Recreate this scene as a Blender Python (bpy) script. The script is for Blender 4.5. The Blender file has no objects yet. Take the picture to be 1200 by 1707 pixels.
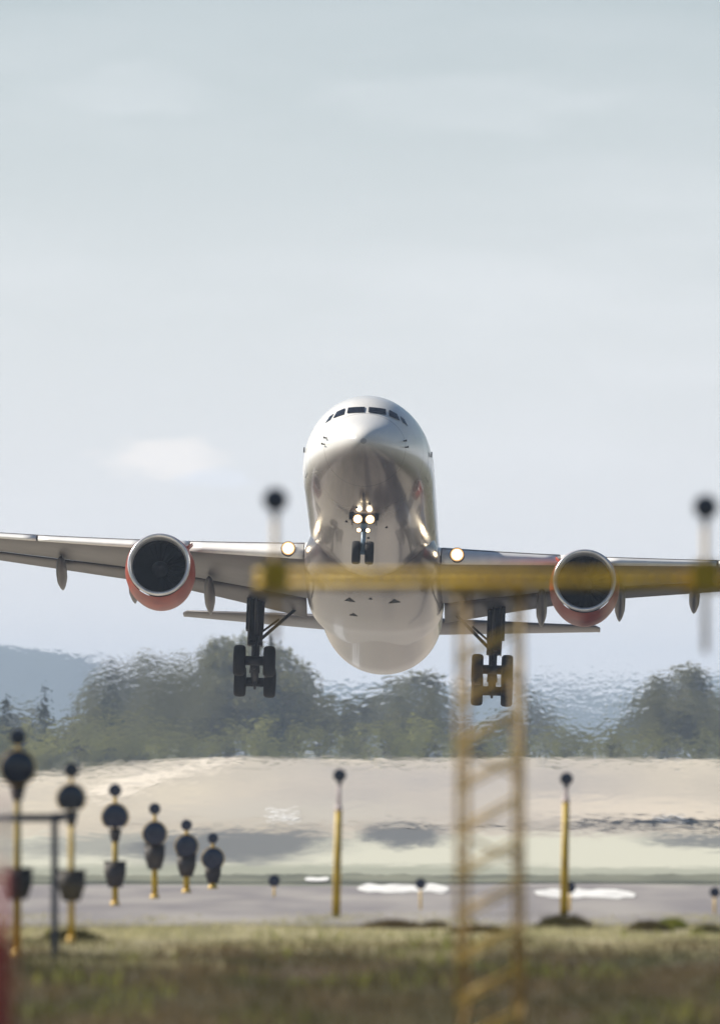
import bpy, math, random
from mathutils import Vector, Matrix, noise
random.seed(7)
R = math.radians
sc = bpy.context.scene
C = sc.collection

# ------------------------------------------------------------------ camera
F = 16716.0                  # focal length in pixels of the 1200 px wide frame
HC = 2.9                     # camera height
YH = 1270.0                  # horizon row
PITCH = math.atan((YH - 853.5) / F)
cam_d = bpy.data.cameras.new('camera')
cam = bpy.data.objects.new('camera', cam_d)
C.objects.link(cam)
cam.location = (0, 0, HC)
cam.rotation_euler = (math.pi / 2 + PITCH, 0, 0)
cam_d.sensor_fit = 'HORIZONTAL'
cam_d.sensor_width = 36.0
cam_d.lens = 36.0 * F / 1200.0
cam_d.clip_start = 1.0
cam_d.clip_end = 30000.0
cam_d.dof.use_dof = True
cam_d.dof.focus_distance = 430.0
cam_d.dof.aperture_fstop = 501.0 / 215.0
cam_d.dof.aperture_blades = 0
sc.camera = cam

# ------------------------------------------------------------------ sun, sky, exposure
SUN_AZ = R(-68)              # from +Y (straight ahead) towards +X
SUN_EL = R(36)
sun_dir = Vector((math.sin(SUN_AZ) * math.cos(SUN_EL), math.cos(SUN_AZ) * math.cos(SUN_EL), math.sin(SUN_EL)))
sd = bpy.data.lights.new('sun', 'SUN')
sd.energy = 5.0
sd.angle = R(0.5)
sd.color = (1.0, 0.93, 0.82)
so = bpy.data.objects.new('sun', sd)
C.objects.link(so)
so.rotation_euler = sun_dir.to_track_quat('Z', 'Y').to_euler()
so.location = (0, 0, 60)

sc.view_settings.view_transform = 'Standard'
sc.view_settings.look = 'None'
sc.view_settings.gamma = 1.0
sc.view_settings.exposure = 0.55
sc.view_settings.use_curve_mapping = False
sc.cycles.volume_bounces = 1
sc.cycles.max_bounces = 8
sc.cycles.use_denoising = True


def direction(px, py):
    v = Vector(((px - 600) / F, 1.0, -(py - 853.5) / F))
    v = Matrix.Rotation(PITCH, 3, 'X') @ v
    return v.normalized()


world = bpy.data.worlds.new('World')
sc.world = world
world.use_nodes = True
wt = world.node_tree
wt.nodes.clear()


def wn(kind, **kw):
    n = wt.nodes.new(kind)
    for k, v in kw.items():
        setattr(n, k, v)
    return n


w_out = wn('ShaderNodeOutputWorld')
w_bg = wn('ShaderNodeBackground')
w_bg.inputs['Strength'].default_value = 0.05
sky = wn('ShaderNodeTexSky', sky_type='NISHITA')
sky.sun_disc = False
sky.sun_elevation = SUN_EL
sky.sun_rotation = SUN_AZ
sky.air_density = 1.0
sky.dust_density = 0.7
sky.ozone_density = 1.5
geo = wn('ShaderNodeTexCoord')
# thin high veil that brightens and greys the sky towards the horizon
sep = wn('ShaderNodeSeparateXYZ')
wt.links.new(geo.outputs['Generated'], sep.inputs[0])
veil = wn('ShaderNodeMapRange', interpolation_type='SMOOTHSTEP')
veil.inputs['From Min'].default_value = -0.02
veil.inputs['From Max'].default_value = 0.13
veil.inputs['To Min'].default_value = 0.95
veil.inputs['To Max'].default_value = 0.0
wt.links.new(sep.outputs['Z'], veil.inputs['Value'])
ramp = wn('ShaderNodeMapRange')
ramp.inputs['From Min'].default_value = 0.0
ramp.inputs['From Max'].default_value = 0.078
ramp.inputs['To Min'].default_value = 0.0
ramp.inputs['To Max'].default_value = 1.0
wt.links.new(sep.outputs['Z'], ramp.inputs['Value'])
veil_col = wn('ShaderNodeMix', data_type='RGBA')
veil_col.inputs['A'].default_value = (14.5, 14.1, 14.3, 1)
veil_col.inputs['B'].default_value = (14.3, 15.3, 16.5, 1)
wt.links.new(ramp.outputs['Result'], veil_col.inputs['Factor'])
# the band of bright haze is weaker behind the camera, deepening the airliner's shade
vy = wn('ShaderNodeMapRange', interpolation_type='SMOOTHSTEP')
vy.inputs['From Min'].default_value = -0.4
vy.inputs['From Max'].default_value = 0.8
vy.inputs['To Min'].default_value = 0.15
vy.inputs['To Max'].default_value = 1.0
wt.links.new(sep.outputs['Y'], vy.inputs['Value'])
vm = wn('ShaderNodeMath', operation='MULTIPLY')
wt.links.new(vy.outputs['Result'], vm.inputs[0])
wt.links.new(veil.outputs['Result'], vm.inputs[1])
mix1 = wn('ShaderNodeMix', data_type='RGBA')
wt.links.new(vm.outputs[0], mix1.inputs['Factor'])
wt.links.new(sky.outputs[0], mix1.inputs['A'])
wt.links.new(veil_col.outputs['Result'], mix1.inputs['B'])
# faint streaky cirrus
mp = wn('ShaderNodeMapping')
mp.inputs['Scale'].default_value = (16, 16, 75)
wt.links.new(geo.outputs['Generated'], mp.inputs[0])
ns = wn('ShaderNodeTexNoise')
ns.inputs['Scale'].default_value = 1.0
ns.inputs['Detail'].default_value = 5.0
ns.inputs['Roughness'].default_value = 0.55
wt.links.new(mp.outputs[0], ns.inputs['Vector'])
nr = wn('ShaderNodeMapRange', interpolation_type='SMOOTHSTEP')
nr.inputs['From Min'].default_value = 0.42
nr.inputs['From Max'].default_value = 0.75
nr.inputs['To Max'].default_value = 0.40
wt.links.new(ns.outputs[0], nr.inputs['Value'])
mix2 = wn('ShaderNodeMix', data_type='RGBA')
mix2.inputs['B'].default_value = (14.8, 14.8, 15.2, 1)
nm = wn('ShaderNodeMath', operation='MULTIPLY')
wt.links.new(nr.outputs['Result'], nm.inputs[0])
wt.links.new(vm.outputs[0], nm.inputs[1])
wt.links.new(nm.outputs[0], mix2.inputs['Factor'])
wt.links.new(mix1.outputs['Result'], mix2.inputs['A'])


def puff(prev, px, py, wpx, hpx, col, amount, seed):
    """a small soft cumulus in a given direction of the sky"""
    c = direction(px, py)
    off = wn('ShaderNodeVectorMath', operation='SUBTRACT')
    wt.links.new(geo.outputs['Generated'], off.inputs[0])
    off.inputs[1].default_value = c
    m = wn('ShaderNodeVectorMath', operation='MULTIPLY')
    wt.links.new(off.outputs[0], m.inputs[0])
    m.inputs[1].default_value = (F / wpx, F / wpx, F / hpx)
    nz = wn('ShaderNodeTexNoise')
    nz.inputs['Scale'].default_value = 1.7
    nz.inputs['Detail'].default_value = 4
    nz.noise_dimensions = '4D'
    nz.inputs['W'].default_value = seed
    wt.links.new(m.outputs[0], nz.inputs['Vector'])
    ln = wn('ShaderNodeVectorMath', operation='LENGTH')
    wt.links.new(m.outputs[0], ln.inputs[0])
    ad = wn('ShaderNodeMath', operation='MULTIPLY_ADD')
    wt.links.new(nz.outputs[0], ad.inputs[0])
    ad.inputs[1].default_value = -1.6
    wt.links.new(ln.outputs['Value'], ad.inputs[2])
    r = wn('ShaderNodeMapRange', interpolation_type='SMOOTHSTEP')
    r.inputs['From Min'].default_value = 0.35
    r.inputs['From Max'].default_value = -0.35
    r.inputs['To Max'].default_value = amount
    wt.links.new(ad.outputs[0], r.inputs['Value'])
    mx = wn('ShaderNodeMix', data_type='RGBA')
    mx.inputs['B'].default_value = col
    wt.links.new(r.outputs['Result'], mx.inputs['Factor'])
    wt.links.new(prev, mx.inputs['A'])
    return mx.outputs['Result']


out = puff(mix2.outputs['Result'], 270, 764, 115, 42, (16.2, 15.1, 14.2, 1), 0.55, 1.3)
out = puff(out, 360, 800, 80, 18, (12.9, 13.5, 14.8, 1), 0.4, 4.1)
out = puff(out, 220, 150, 160, 50, (14.6, 14.8, 15.2, 1), 0.10, 6.1)
out = puff(out, 760, 170, 260, 60, (14.6, 14.8, 15.2, 1), 0.10, 8.7)
wt.links.new(out, w_bg.inputs['Color'])
wt.links.new(w_bg.outputs[0], w_out.inputs['Surface'])

# ------------------------------------------------------------------ helpers


def at(px, py, d):
    """point seen at pixel (px, py) of the 1200 px frame at forward distance d"""
    c, s = math.cos(PITCH), math.sin(PITCH)
    t = -(py - 853.5) / F
    # ray (x, c - t s, s + t c); scale so that y == d
    k = d / (c - t * s)
    return Vector(((px - 600) / F * k, d, HC + (s + t * c) * k))


def tag(o, label=None, cat=None, group=None, kind=None):
    if label: o['label'] = label
    if cat: o['category'] = cat
    if group: o['group'] = group
    if kind: o['kind'] = kind
    return o


def empty(name, loc=(0, 0, 0), rz=0.0):
    o = bpy.data.objects.new(name, None)
    o.empty_display_size = 0.5
    C.objects.link(o)
    o.location = loc
    o.rotation_euler = (0, 0, rz)
    return o


def copy_tree(o, parent=None):
    c = o.copy()
    C.objects.link(c)
    if parent: c.parent = parent
    for ch in list(o.children):
        copy_tree(ch, c)
    return c


class MB:
    def __init__(self):
        self.v = []; self.f = []; self.smooth = []

    def add(self, vs, fs, smooth=False):
        b = len(self.v)
        self.v += [tuple(p) for p in vs]
        self.f += [tuple(i + b for i in f) for f in fs]
        self.smooth += [smooth] * len(fs)
        return self

    def box(self, c, size, m=None):
        x, y, z = [s / 2 for s in size]
        vs = [Vector((a * x, b * y, d * z)) for a in (-1, 1) for b in (-1, 1) for d in (-1, 1)]
        if m: vs = [m @ p for p in vs]
        vs = [p + Vector(c) for p in vs]
        return self.add(vs, [(0, 1, 3, 2), (4, 6, 7, 5), (0, 4, 5, 1), (2, 3, 7, 6), (0, 2, 6, 4), (1, 5, 7, 3)])

    def tube(self, p0, p1, r0, r1=None, n=12, caps=True):
        p0, p1 = Vector(p0), Vector(p1)
        if r1 is None: r1 = r0
        q = (p1 - p0).to_track_quat('Z', 'Y')
        vs = []
        for p, r in ((p0, r0), (p1, r1)):
            for i in range(n):
                a = 2 * math.pi * i / n
                vs.append(p + q @ Vector((math.cos(a) * r, math.sin(a) * r, 0)))
        self.add(vs, [(i, (i + 1) % n, n + (i + 1) % n, n + i) for i in range(n)], True)
        if caps:
            b = len(self.v) - 2 * n
            self.f.append(tuple(b + i for i in range(n))[::-1]); self.smooth.append(False)
            self.f.append(tuple(b + n + i for i in range(n))); self.smooth.append(False)
        return self

    def lathe(self, prof, origin=(0, 0, 0), axis='Y', n=32, closed=False, squash=None):
        """prof: list of (along, radius)"""
        o = Vector(origin); vs = []
        for (t, r) in prof:
            for i in range(n):
                a = 2 * math.pi * i / n
                u, w = math.cos(a) * r, math.sin(a) * r
                if squash: u, w = squash(t, u, w)
                vs.append(o + (Vector((u, t, w)) if axis == 'Y' else Vector((u, w, t)) if axis == 'Z' else Vector((t, u, w))))
        m = len(prof)
        fs = []
        for j in range(m if closed else m - 1):
            k = (j + 1) % m
            for i in range(n):
                fs.append((j * n + i, j * n + (i + 1) % n, k * n + (i + 1) % n, k * n + i))
        return self.add(vs, fs, True)

    def loft(self, rings, caps=True, smooth=True):
        n = len(rings[0]); vs = [p for r in rings for p in r]; fs = []
        for j in range(len(rings) - 1):
            for i in range(n):
                fs.append((j * n + i, j * n + (i + 1) % n, (j + 1) * n + (i + 1) % n, (j + 1) * n + i))
        self.add(vs, fs, smooth)
        if caps:
            b = len(self.v) - len(vs)
            self.f.append(tuple(b + i for i in range(n))[::-1]); self.smooth.append(False)
            e = b + (len(rings) - 1) * n
            self.f.append(tuple(e + i for i in range(n))); self.smooth.append(False)
        return self

    def grid(self, rows, smooth=True):
        n = len(rows[0]); m = len(rows)
        return self.add([p for r in rows for p in r],
                        [(j * n + i, j * n + i + 1, (j + 1) * n + i + 1, (j + 1) * n + i) for j in range(m - 1) for i in range(n - 1)], smooth)

    def build(self, name, mat, parent=None, recalc=True):
        me = bpy.data.meshes.new(name)
        me.from_pydata(self.v, [], self.f)
        me.polygons.foreach_set('use_smooth', self.smooth)
        if recalc:
            import bmesh
            bm = bmesh.new(); bm.from_mesh(me)
            bmesh.ops.recalc_face_normals(bm, faces=bm.faces)
            bm.to_mesh(me); bm.free()
        me.update()
        me.materials.append(mat)
        o = bpy.data.objects.new(name, me)
        C.objects.link(o)
        if parent: o.parent = parent
        return o


def material(name, col, rough=0.5, metal=0.0, col2=None, scale=3.0, spec=0.5, coat=0.0, bump=0.0,
             bscale=None, emit=None, estr=0.0, detail=4.0, stretch=None, lo=0.35, hi=0.65, trans=0.0, world_space=False):
    m = bpy.data.materials.new(name)
    m.use_nodes = True
    nt = m.node_tree
    b = nt.nodes['Principled BSDF']
    b.inputs['Roughness'].default_value = rough
    b.inputs['Metallic'].default_value = metal
    b.inputs['Specular IOR Level'].default_value = spec
    b.inputs['Coat Weight'].default_value = coat
    b.inputs['Coat Roughness'].default_value = 0.05
    c1 = (*col, 1)
    b.inputs['Base Color'].default_value = c1
    col_out = None
    tc = nt.nodes.new('ShaderNodeNewGeometry' if world_space else 'ShaderNodeTexCoord')
    src = tc.outputs['Position' if world_space else 'Object']
    if stretch:
        mpn = nt.nodes.new('ShaderNodeMapping')
        mpn.inputs['Scale'].default_value = stretch
        nt.links.new(src, mpn.inputs[0]); src = mpn.outputs[0]
    if col2:
        n = nt.nodes.new('ShaderNodeTexNoise')
        n.inputs['Scale'].default_value = scale
        n.inputs['Detail'].default_value = detail
        nt.links.new(src, n.inputs['Vector'])
        mr = nt.nodes.new('ShaderNodeMapRange')
        mr.inputs['From Min'].default_value = lo
        mr.inputs['From Max'].default_value = hi
        nt.links.new(n.outputs[0], mr.inputs['Value'])
        mx = nt.nodes.new('ShaderNodeMix'); mx.data_type = 'RGBA'
        mx.inputs['A'].default_value = c1
        mx.inputs['B'].default_value = (*col2, 1)
        nt.links.new(mr.outputs['Result'], mx.inputs['Factor'])
        nt.links.new(mx.outputs['Result'], b.inputs['Base Color'])
        col_out = mx.outputs['Result']
    if bump:
        n2 = nt.nodes.new('ShaderNodeTexNoise')
        n2.inputs['Scale'].default_value = bscale or scale * 4
        n2.inputs['Detail'].default_value = 3
        nt.links.new(src, n2.inputs['Vector'])
        bp = nt.nodes.new('ShaderNodeBump')
        bp.inputs['Strength'].default_value = bump
        bp.inputs['Distance'].default_value = 0.05
        nt.links.new(n2.outputs[0], bp.inputs['Height'])
        nt.links.new(bp.outputs[0], b.inputs['Normal'])
    if emit:
        b.inputs['Emission Color'].default_value = (*emit, 1)
        b.inputs['Emission Strength'].default_value = estr
    if trans:
        tl = nt.nodes.new('ShaderNodeBsdfTranslucent')
        tl.inputs['Color'].default_value = c1
        if col_out: nt.links.new(col_out, tl.inputs['Color'])
        ms = nt.nodes.new('ShaderNodeMixShader')
        ms.inputs[0].default_value = trans
        nt.links.new(b.outputs[0], ms.inputs[1]); nt.links.new(tl.outputs[0], ms.inputs[2])
        nt.links.new(ms.outputs[0], nt.nodes['Material Output'].inputs['Surface'])
    return m


# ------------------------------------------------------------------ ground
def sm(a, b, t):
    t = max(0.0, min(1.0, (t - a) / (b - a)))
    return t * t * (3 - 2 * t)


def ground_z(x, y):
    z = 0.0
    # the runway and its verges climb to a crest about 950 m off
    crest = 3.05 + 0.22 * noise.noise(Vector((x * 0.05, 3.1, 0)))
    sx = x / max(y, 50.0) * F + 600      # mound fades out to the left
    left = sm(-330, 330, x * 16 + 380) if False else sm(-38.0, -14.0, x)
    crest *= 0.25 + 0.75 * left
    z += crest * sm(440, 950, y)
    z += 0.16 * noise.noise(Vector((x * 0.05, y * 0.01, 1.7))) * sm(420, 520, y)
    # beyond the crest the land drops a little and goes flat
    z -= 1.2 * sm(970, 1200, y)
    # rough ground in the grass strip in front
    g = 1 - sm(150, 176, y)
    z += g * 0.10 * (noise.noise(Vector((x * 0.6, y * 0.09, 0))))
    return z


def axis_pts(lims):
    out = []
    for a, b, n in lims:
        out += [a + (b - a) * i / n for i in range(n)]
    out.append(lims[-1][1])
    return out


XS = axis_pts([(-3000, -600, 8), (-600, -100, 12), (-100, -30, 28), (-30, 30, 120), (30, 100, 28), (100, 600, 12), (600, 3000, 8)])
YS = axis_pts([(-250, 0, 6), (0, 90, 12), (90, 190, 100), (190, 330, 14), (330, 1250, 92), (1250, 11500, 34)])

m_ground = material('dry_ground', (0.16, 0.145, 0.085), 0.95, col2=(0.075, 0.085, 0.04), scale=0.05, world_space=True,
                    stretch=(1.0, 0.25, 1), lo=0.4, hi=0.62, spec=0.15)
g = MB().grid([[(x, y, ground_z(x, y)) for x in XS] for y in YS])
ground = tag(g.build('ground', m_ground), 'flat dry airfield ground', kind='structure')


def strip(name, x0, x1, y0, y1, mat, lift, nx=40, ny=20, wob=0.0, kind='structure', edge=None):
    rows = []
    for j in range(ny + 1):
        row = []
        for i in range(nx + 1):
            x = x0 + (x1 - x0) * i / nx
            ya = y0 + wob * noise.noise(Vector((x * 0.25, y0, 0)))
            yb = y1 + wob * 2 * noise.noise(Vector((x * 0.11, y1, 4)))
            y = ya + (yb - ya) * j / ny
            row.append((x, y, ground_z(x, y) + lift))
        rows.append(row)
    return tag(MB().grid(rows).build(name, mat), kind=kind)


m_tan = material('dry_verge', (0.56, 0.50, 0.42), 0.9, col2=(0.43, 0.39, 0.36), scale=0.11, world_space=True, stretch=(1, 0.05, 1), spec=0.2, lo=.38, hi=.66)
m_pale = material('pale_concrete', (0.46, 0.48, 0.40), 0.8, col2=(0.55, 0.55, 0.46), scale=0.3, world_space=True, stretch=(1, 0.10, 1), spec=0.3)
m_asph = material('weathered_asphalt', (0.20, 0.187, 0.195), 0.85, col2=(0.32, 0.30, 0.285), scale=0.5, world_space=True, stretch=(1, 0.15, 1), spec=0.3)
m_dark = material('dark_turf', (0.12, 0.13, 0.105), 0.9, col2=(0.21, 0.22, 0.17), scale=0.35, world_space=True, stretch=(1, 0.2, 1), spec=0.2)
m_patch = material('shaded_asphalt', (0.13, 0.135, 0.15), 0.8, col2=(0.26, 0.27, 0.26), scale=0.22, world_space=True, stretch=(1, 0.04, 1), spec=0.3, lo=.42, hi=.60)  # dark tone for shadow and mirage patches painted on the runway
m_white = material('white_marking', (0.80, 0.80, 0.78), 0.7, col2=(0.45, 0.44, 0.44), scale=1.6, world_space=True, stretch=(1, .25, 1), lo=.46, hi=.72)


def blob_mat(name, base, base2, nscale, blobs, rough=0.85, ramp=None):
    """weathered surface with soft-edged tone areas, some of them painted shade, given in metres on the ground"""
    m = material(name, base, rough, col2=base2, scale=nscale, world_space=True, stretch=(1, 0.05, 1), spec=0.2, lo=.36, hi=.66)
    nt = m.node_tree; b = nt.nodes['Principled BSDF']
    prev = b.inputs['Base Color'].links[0].from_socket
    gp = nt.nodes.new('ShaderNodeNewGeometry')
    for (cx, cy, rx, ry, col, soft, amt) in blobs:
        sb = nt.nodes.new('ShaderNodeVectorMath'); sb.operation = 'SUBTRACT'
        nt.links.new(gp.outputs['Position'], sb.inputs[0]); sb.inputs[1].default_value = (cx, cy, 0)
        ml = nt.nodes.new('ShaderNodeVectorMath'); ml.operation = 'MULTIPLY'
        nt.links.new(sb.outputs[0], ml.inputs[0]); ml.inputs[1].default_value = (1 / rx, 1 / ry, 0)
        nz = nt.nodes.new('ShaderNodeTexNoise'); nz.inputs['Scale'].default_value = 1.8; nz.inputs['Detail'].default_value = 5
        nt.links.new(ml.outputs[0], nz.inputs['Vector'])
        ln = nt.nodes.new('ShaderNodeVectorMath'); ln.operation = 'LENGTH'
        nt.links.new(ml.outputs[0], ln.inputs[0])
        ma = nt.nodes.new('ShaderNodeMath'); ma.operation = 'MULTIPLY_ADD'
        nt.links.new(nz.outputs[0], ma.inputs[0]); ma.inputs[1].default_value = 1.0
        nt.links.new(ln.outputs['Value'], ma.inputs[2])
        mr = nt.nodes.new('ShaderNodeMapRange'); mr.interpolation_type = 'SMOOTHSTEP'
        mr.inputs['From Min'].default_value = 1.5 + soft; mr.inputs['From Max'].default_value = 1.5 - soft; mr.inputs['To Max'].default_value = amt
        nt.links.new(ma.outputs[0], mr.inputs['Value'])
        mx = nt.nodes.new('ShaderNodeMix'); mx.data_type = 'RGBA'
        nt.links.new(mr.outputs['Result'], mx.inputs['Factor'])
        nt.links.new(prev, mx.inputs['A']); mx.inputs['B'].default_value = (*col, 1)
        prev = mx.outputs['Result']
    nt.links.new(prev, b.inputs['Base Color'])
    return m


PALE, SHADE, LILAC = (0.52, 0.52, 0.435), (0.13, 0.14, 0.15), (0.30, 0.285, 0.30)  # the dark tone paints airliner shadow and tree mirage into the runway
m_run = blob_mat('runway_surface', (0.55, 0.495, 0.395), (0.42, 0.385, 0.33), 0.16, [
    (6.0, 590, 14, 190, LILAC, .5, .5),
    (-3.0, 520, 6, 60, (0.43, 0.41, 0.36), .6, .7),
    (15.0, 540, 7, 60, (0.62, 0.55, 0.45), .6, .6),
    (11.0, 800, 16, 120, LILAC, .6, .25),
    (0, 300, 500, 92, PALE, .14, 1.0),
    (-4.3, 352, 3.6, 70, SHADE, .30, .95),
    (-8.5, 350, 3.4, 46, SHADE, .40, .6),
    (1.7, 398, 1.7, 60, SHADE, .30, 1.0),
    (13.0, 356, 2.8, 34, SHADE, .35, .9),
    (-2.5, 262, 9.0, 16, (0.22, 0.24, 0.19), .5, .7),
    (10.5, 258, 7.0, 12, (0.24, 0.26, 0.21), .5, .6),
    (-13, 262, 4.0, 16, (0.22, 0.24, 0.19), .5, .6)])
strip('runway', -32, 32, 240, 965, m_run, 0.03, nx=120, ny=140)
strip('turf_strip', -32, 32, 226, 254, m_dark, 0.05, wob=6)
strip('apron', -32, 32, 174, 229, m_asph, 0.06, nx=160, wob=5)
m_strawg = material('straw_ground', (0.40, 0.36, 0.23), 0.95, col2=(0.20, 0.18, 0.10), scale=.9, world_space=True, stretch=(1, .2, 1), spec=.1)
strip('verge', -24, 24, 150, 186, m_strawg, 0.035, nx=80, wob=3)
m_soil = material('dark_soil', (0.09, 0.07, 0.05), 0.95, col2=(0.06, 0.065, 0.03), scale=.7, world_space=True, stretch=(1, .2, 1), spec=.1)
strip('meadow_floor', -24, 24, 60, 153, m_soil, 0.012, nx=80, ny=60)

rows = []
for i in range(31):
    t = i / 30
    yy = 600 + 362 * t; xc = -15.8 + 3.8 * t + 1.2 * t * t
    rows.append([(xc + w, yy, ground_z(xc + w, yy) + .07) for w in (-1.7, -.6, .6, 1.7)])
m_road = material('pale_gravel_road', (0.76, 0.69, 0.58), 0.9, col2=(0.66, 0.60, 0.51), scale=.3, world_space=True, spec=.2)
tag(MB().grid(rows).build('road', m_road), 'pale gravel track climbing to the crest', kind='structure')

# painted markings: threshold bars close by and aiming bars further up the runway


def marking(px0, px1, py0, py1, lift=0.075):
    d0 = HC * F / (py1 - YH); d1 = HC * F / (py0 - YH)
    dm = (d0 + d1) / 2
    x0, x1 = (px0 - 600) / F * dm, (px1 - 600) / F * dm
    rows = []
    for j in range(7):
        row = []
        for i in range(41):
            x = x0 + (x1 - x0) * i / 40
            e = min(1.0, i / 5, (40 - i) / 5) ** .6
            n1 = noise.noise(Vector((x * 3.5, d0, 0))) * .28; n2 = noise.noise(Vector((x * 2.8, d1, 7))) * .28
            c = .5 + .12 * noise.noise(Vector((x * 1.5, 2, 2)))
            v = c + ((j / 6) * (1 + n2 - n1) + n1 - c) * (.25 + .75 * e)
            y = d0 + (d1 - d0) * v
            row.append((x, y, ground_z(x, y) + lift))
        rows.append(row)
    return tag(MB().grid(rows).build('runway_marking', m_white), kind='structure')


marking(596, 748, 1480, 1494)
marking(893, 1056, 1489, 1503)
marking(508, 548, 1468, 1474)
marking(440, 502, 1364, 1370, 0.09)
marking(1090, 1152, 1370, 1375, 0.09)

# ------------------------------------------------------------------ far hills
m_hill = material('wooded_hill', (0.04, 0.065, 0.07), 0.95, col2=(0.06, 0.085, 0.085), scale=0.02, spec=0.1)
prof = [(-6000, 1120), (-2500, 1060), (-900, 1090), (-300, 1068), (0, 1076), (60, 1084), (115, 1090), (165, 1104), (200, 1135), (260, 1150), (420, 1156), (600, 1150),
        (760, 1138), (860, 1146), (1000, 1152), (1100, 1142), (1200, 1128), (1500, 1110), (3000, 1075), (7000, 1130)]


def interp(tab, x):
    if x <= tab[0][0]: return tab[0][1]
    for (a, ya), (b, yb) in zip(tab, tab[1:]):
        if x <= b: return ya + (yb - ya) * sm(0, 1, (x - a) / (b - a)) if b > a else yb
    return tab[-1][1]


rows = []
D_H = 9500.0
for j in range(15):
    t = j / 14
    row = []
    for i in range(401):
        px = -4200 + 9600 * i / 400
        x = (px - 600) / F * D_H
        top = (YH - interp(prof, px)) / F * D_H + HC + 2.2 * noise.noise(Vector((x * 0.012, 0, 5)))
        y = D_H - 900 + 1700 * t
        sh = math.sin(math.pi * min(1.0, t * 0.95 + 0.02)) ** 0.8
        z = top * sh + 3 * noise.noise(Vector((x * 0.01, y * 0.01, 0))) * sh - 4 * (1 - sh)
        row.append((x, y, z))
    rows.append(row)
tag(MB().grid(rows).build('hills', m_hill), 'long blue wooded hills fading on the horizon', kind='structure')

# ------------------------------------------------------------------ air
m_air = bpy.data.materials.new('pale_air')
m_air.use_nodes = True
nt = m_air.node_tree
nt.nodes.clear()
mo = nt.nodes.new('ShaderNodeOutputMaterial')
pv = nt.nodes.new('ShaderNodeVolumePrincipled')
pv.inputs['Color'].default_value = (0.62, 0.76, 1.0, 1)
pv.inputs['Density'].default_value = 0.000095
pv.inputs['Anisotropy'].default_value = 0.0
nt.links.new(pv.outputs[0], mo.inputs['Volume'])
hz = MB().box((0, 5650, 62), (6040, 11900, 138)).build('haze', m_air)
tag(hz, 'pale summer haze filling the air over the airfield', kind='stuff')

# hot air rising over the far end of the runway: a closed body of air with a very slightly higher index, rippled on its near face
def heated_air(name, ior, scl, dist, fades, detail=2.0):
    """refracting air whose faces ripple; the ripples die away towards each (axis, from, to) limit"""
    m = bpy.data.materials.new(name)
    m.use_nodes = True
    nt = m.node_tree
    nt.nodes.clear()
    mo = nt.nodes.new('ShaderNodeOutputMaterial')
    rf = nt.nodes.new('ShaderNodeBsdfRefraction')
    rf.inputs['IOR'].default_value = ior
    rf.inputs['Roughness'].default_value = 0.0
    rf.inputs['Color'].default_value = (1, 1, 1, 1)
    gp = nt.nodes.new('ShaderNodeNewGeometry')
    mpn = nt.nodes.new('ShaderNodeMapping')
    mpn.inputs['Scale'].default_value = scl
    nt.links.new(gp.outputs['Position'], mpn.inputs[0])
    nz = nt.nodes.new('ShaderNodeTexNoise')
    nz.inputs['Scale'].default_value = 1.0
    nz.inputs['Detail'].default_value = detail
    nz.inputs['Distortion'].default_value = 1.0
    nt.links.new(mpn.outputs[0], nz.inputs['Vector'])
    bp = nt.nodes.new('ShaderNodeBump')
    bp.inputs['Distance'].default_value = dist
    sx = nt.nodes.new('ShaderNodeSeparateXYZ')
    nt.links.new(gp.outputs['Position'], sx.inputs[0])
    prev = None
    for ax, a, b, lo, hi in fades:
        mr = nt.nodes.new('ShaderNodeMapRange'); mr.interpolation_type = 'SMOOTHSTEP'
        mr.inputs['From Min'].default_value = a; mr.inputs['From Max'].default_value = b
        mr.inputs['To Min'].default_value = lo; mr.inputs['To Max'].default_value = hi
        nt.links.new(sx.outputs[ax], mr.inputs['Value'])
        if prev is None: prev = mr.outputs['Result']
        else:
            mu = nt.nodes.new('ShaderNodeMath'); mu.operation = 'MULTIPLY'
            nt.links.new(prev, mu.inputs[0]); nt.links.new(mr.outputs['Result'], mu.inputs[1]); prev = mu.outputs[0]
    nt.links.new(prev, bp.inputs['Strength'])
    nt.links.new(nz.outputs[0], bp.inputs['Height'])
    nt.links.new(bp.outputs[0], rf.inputs['Normal'])
    nt.links.new(rf.outputs[0], mo.inputs['Surface'])
    return m


def lens(w, y0, y1, z0, z1):
    # thickest low in the middle, thinning to an edge at both ends and at the top
    h = w / 2; m = (y0 + y1) / 2; k = h * .45
    return MB().add([(-h, m, z0), (-k, y0, z0), (k, y0, z0), (h, m, z0), (k, y1, z0), (-k, y1, z0), (-h, m, z1), (h, m, z1)],
                    [(0, 1, 6), (1, 2, 7, 6), (2, 3, 7), (3, 4, 7), (4, 5, 6, 7), (5, 0, 6), (0, 5, 4, 3, 2, 1)])


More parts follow.
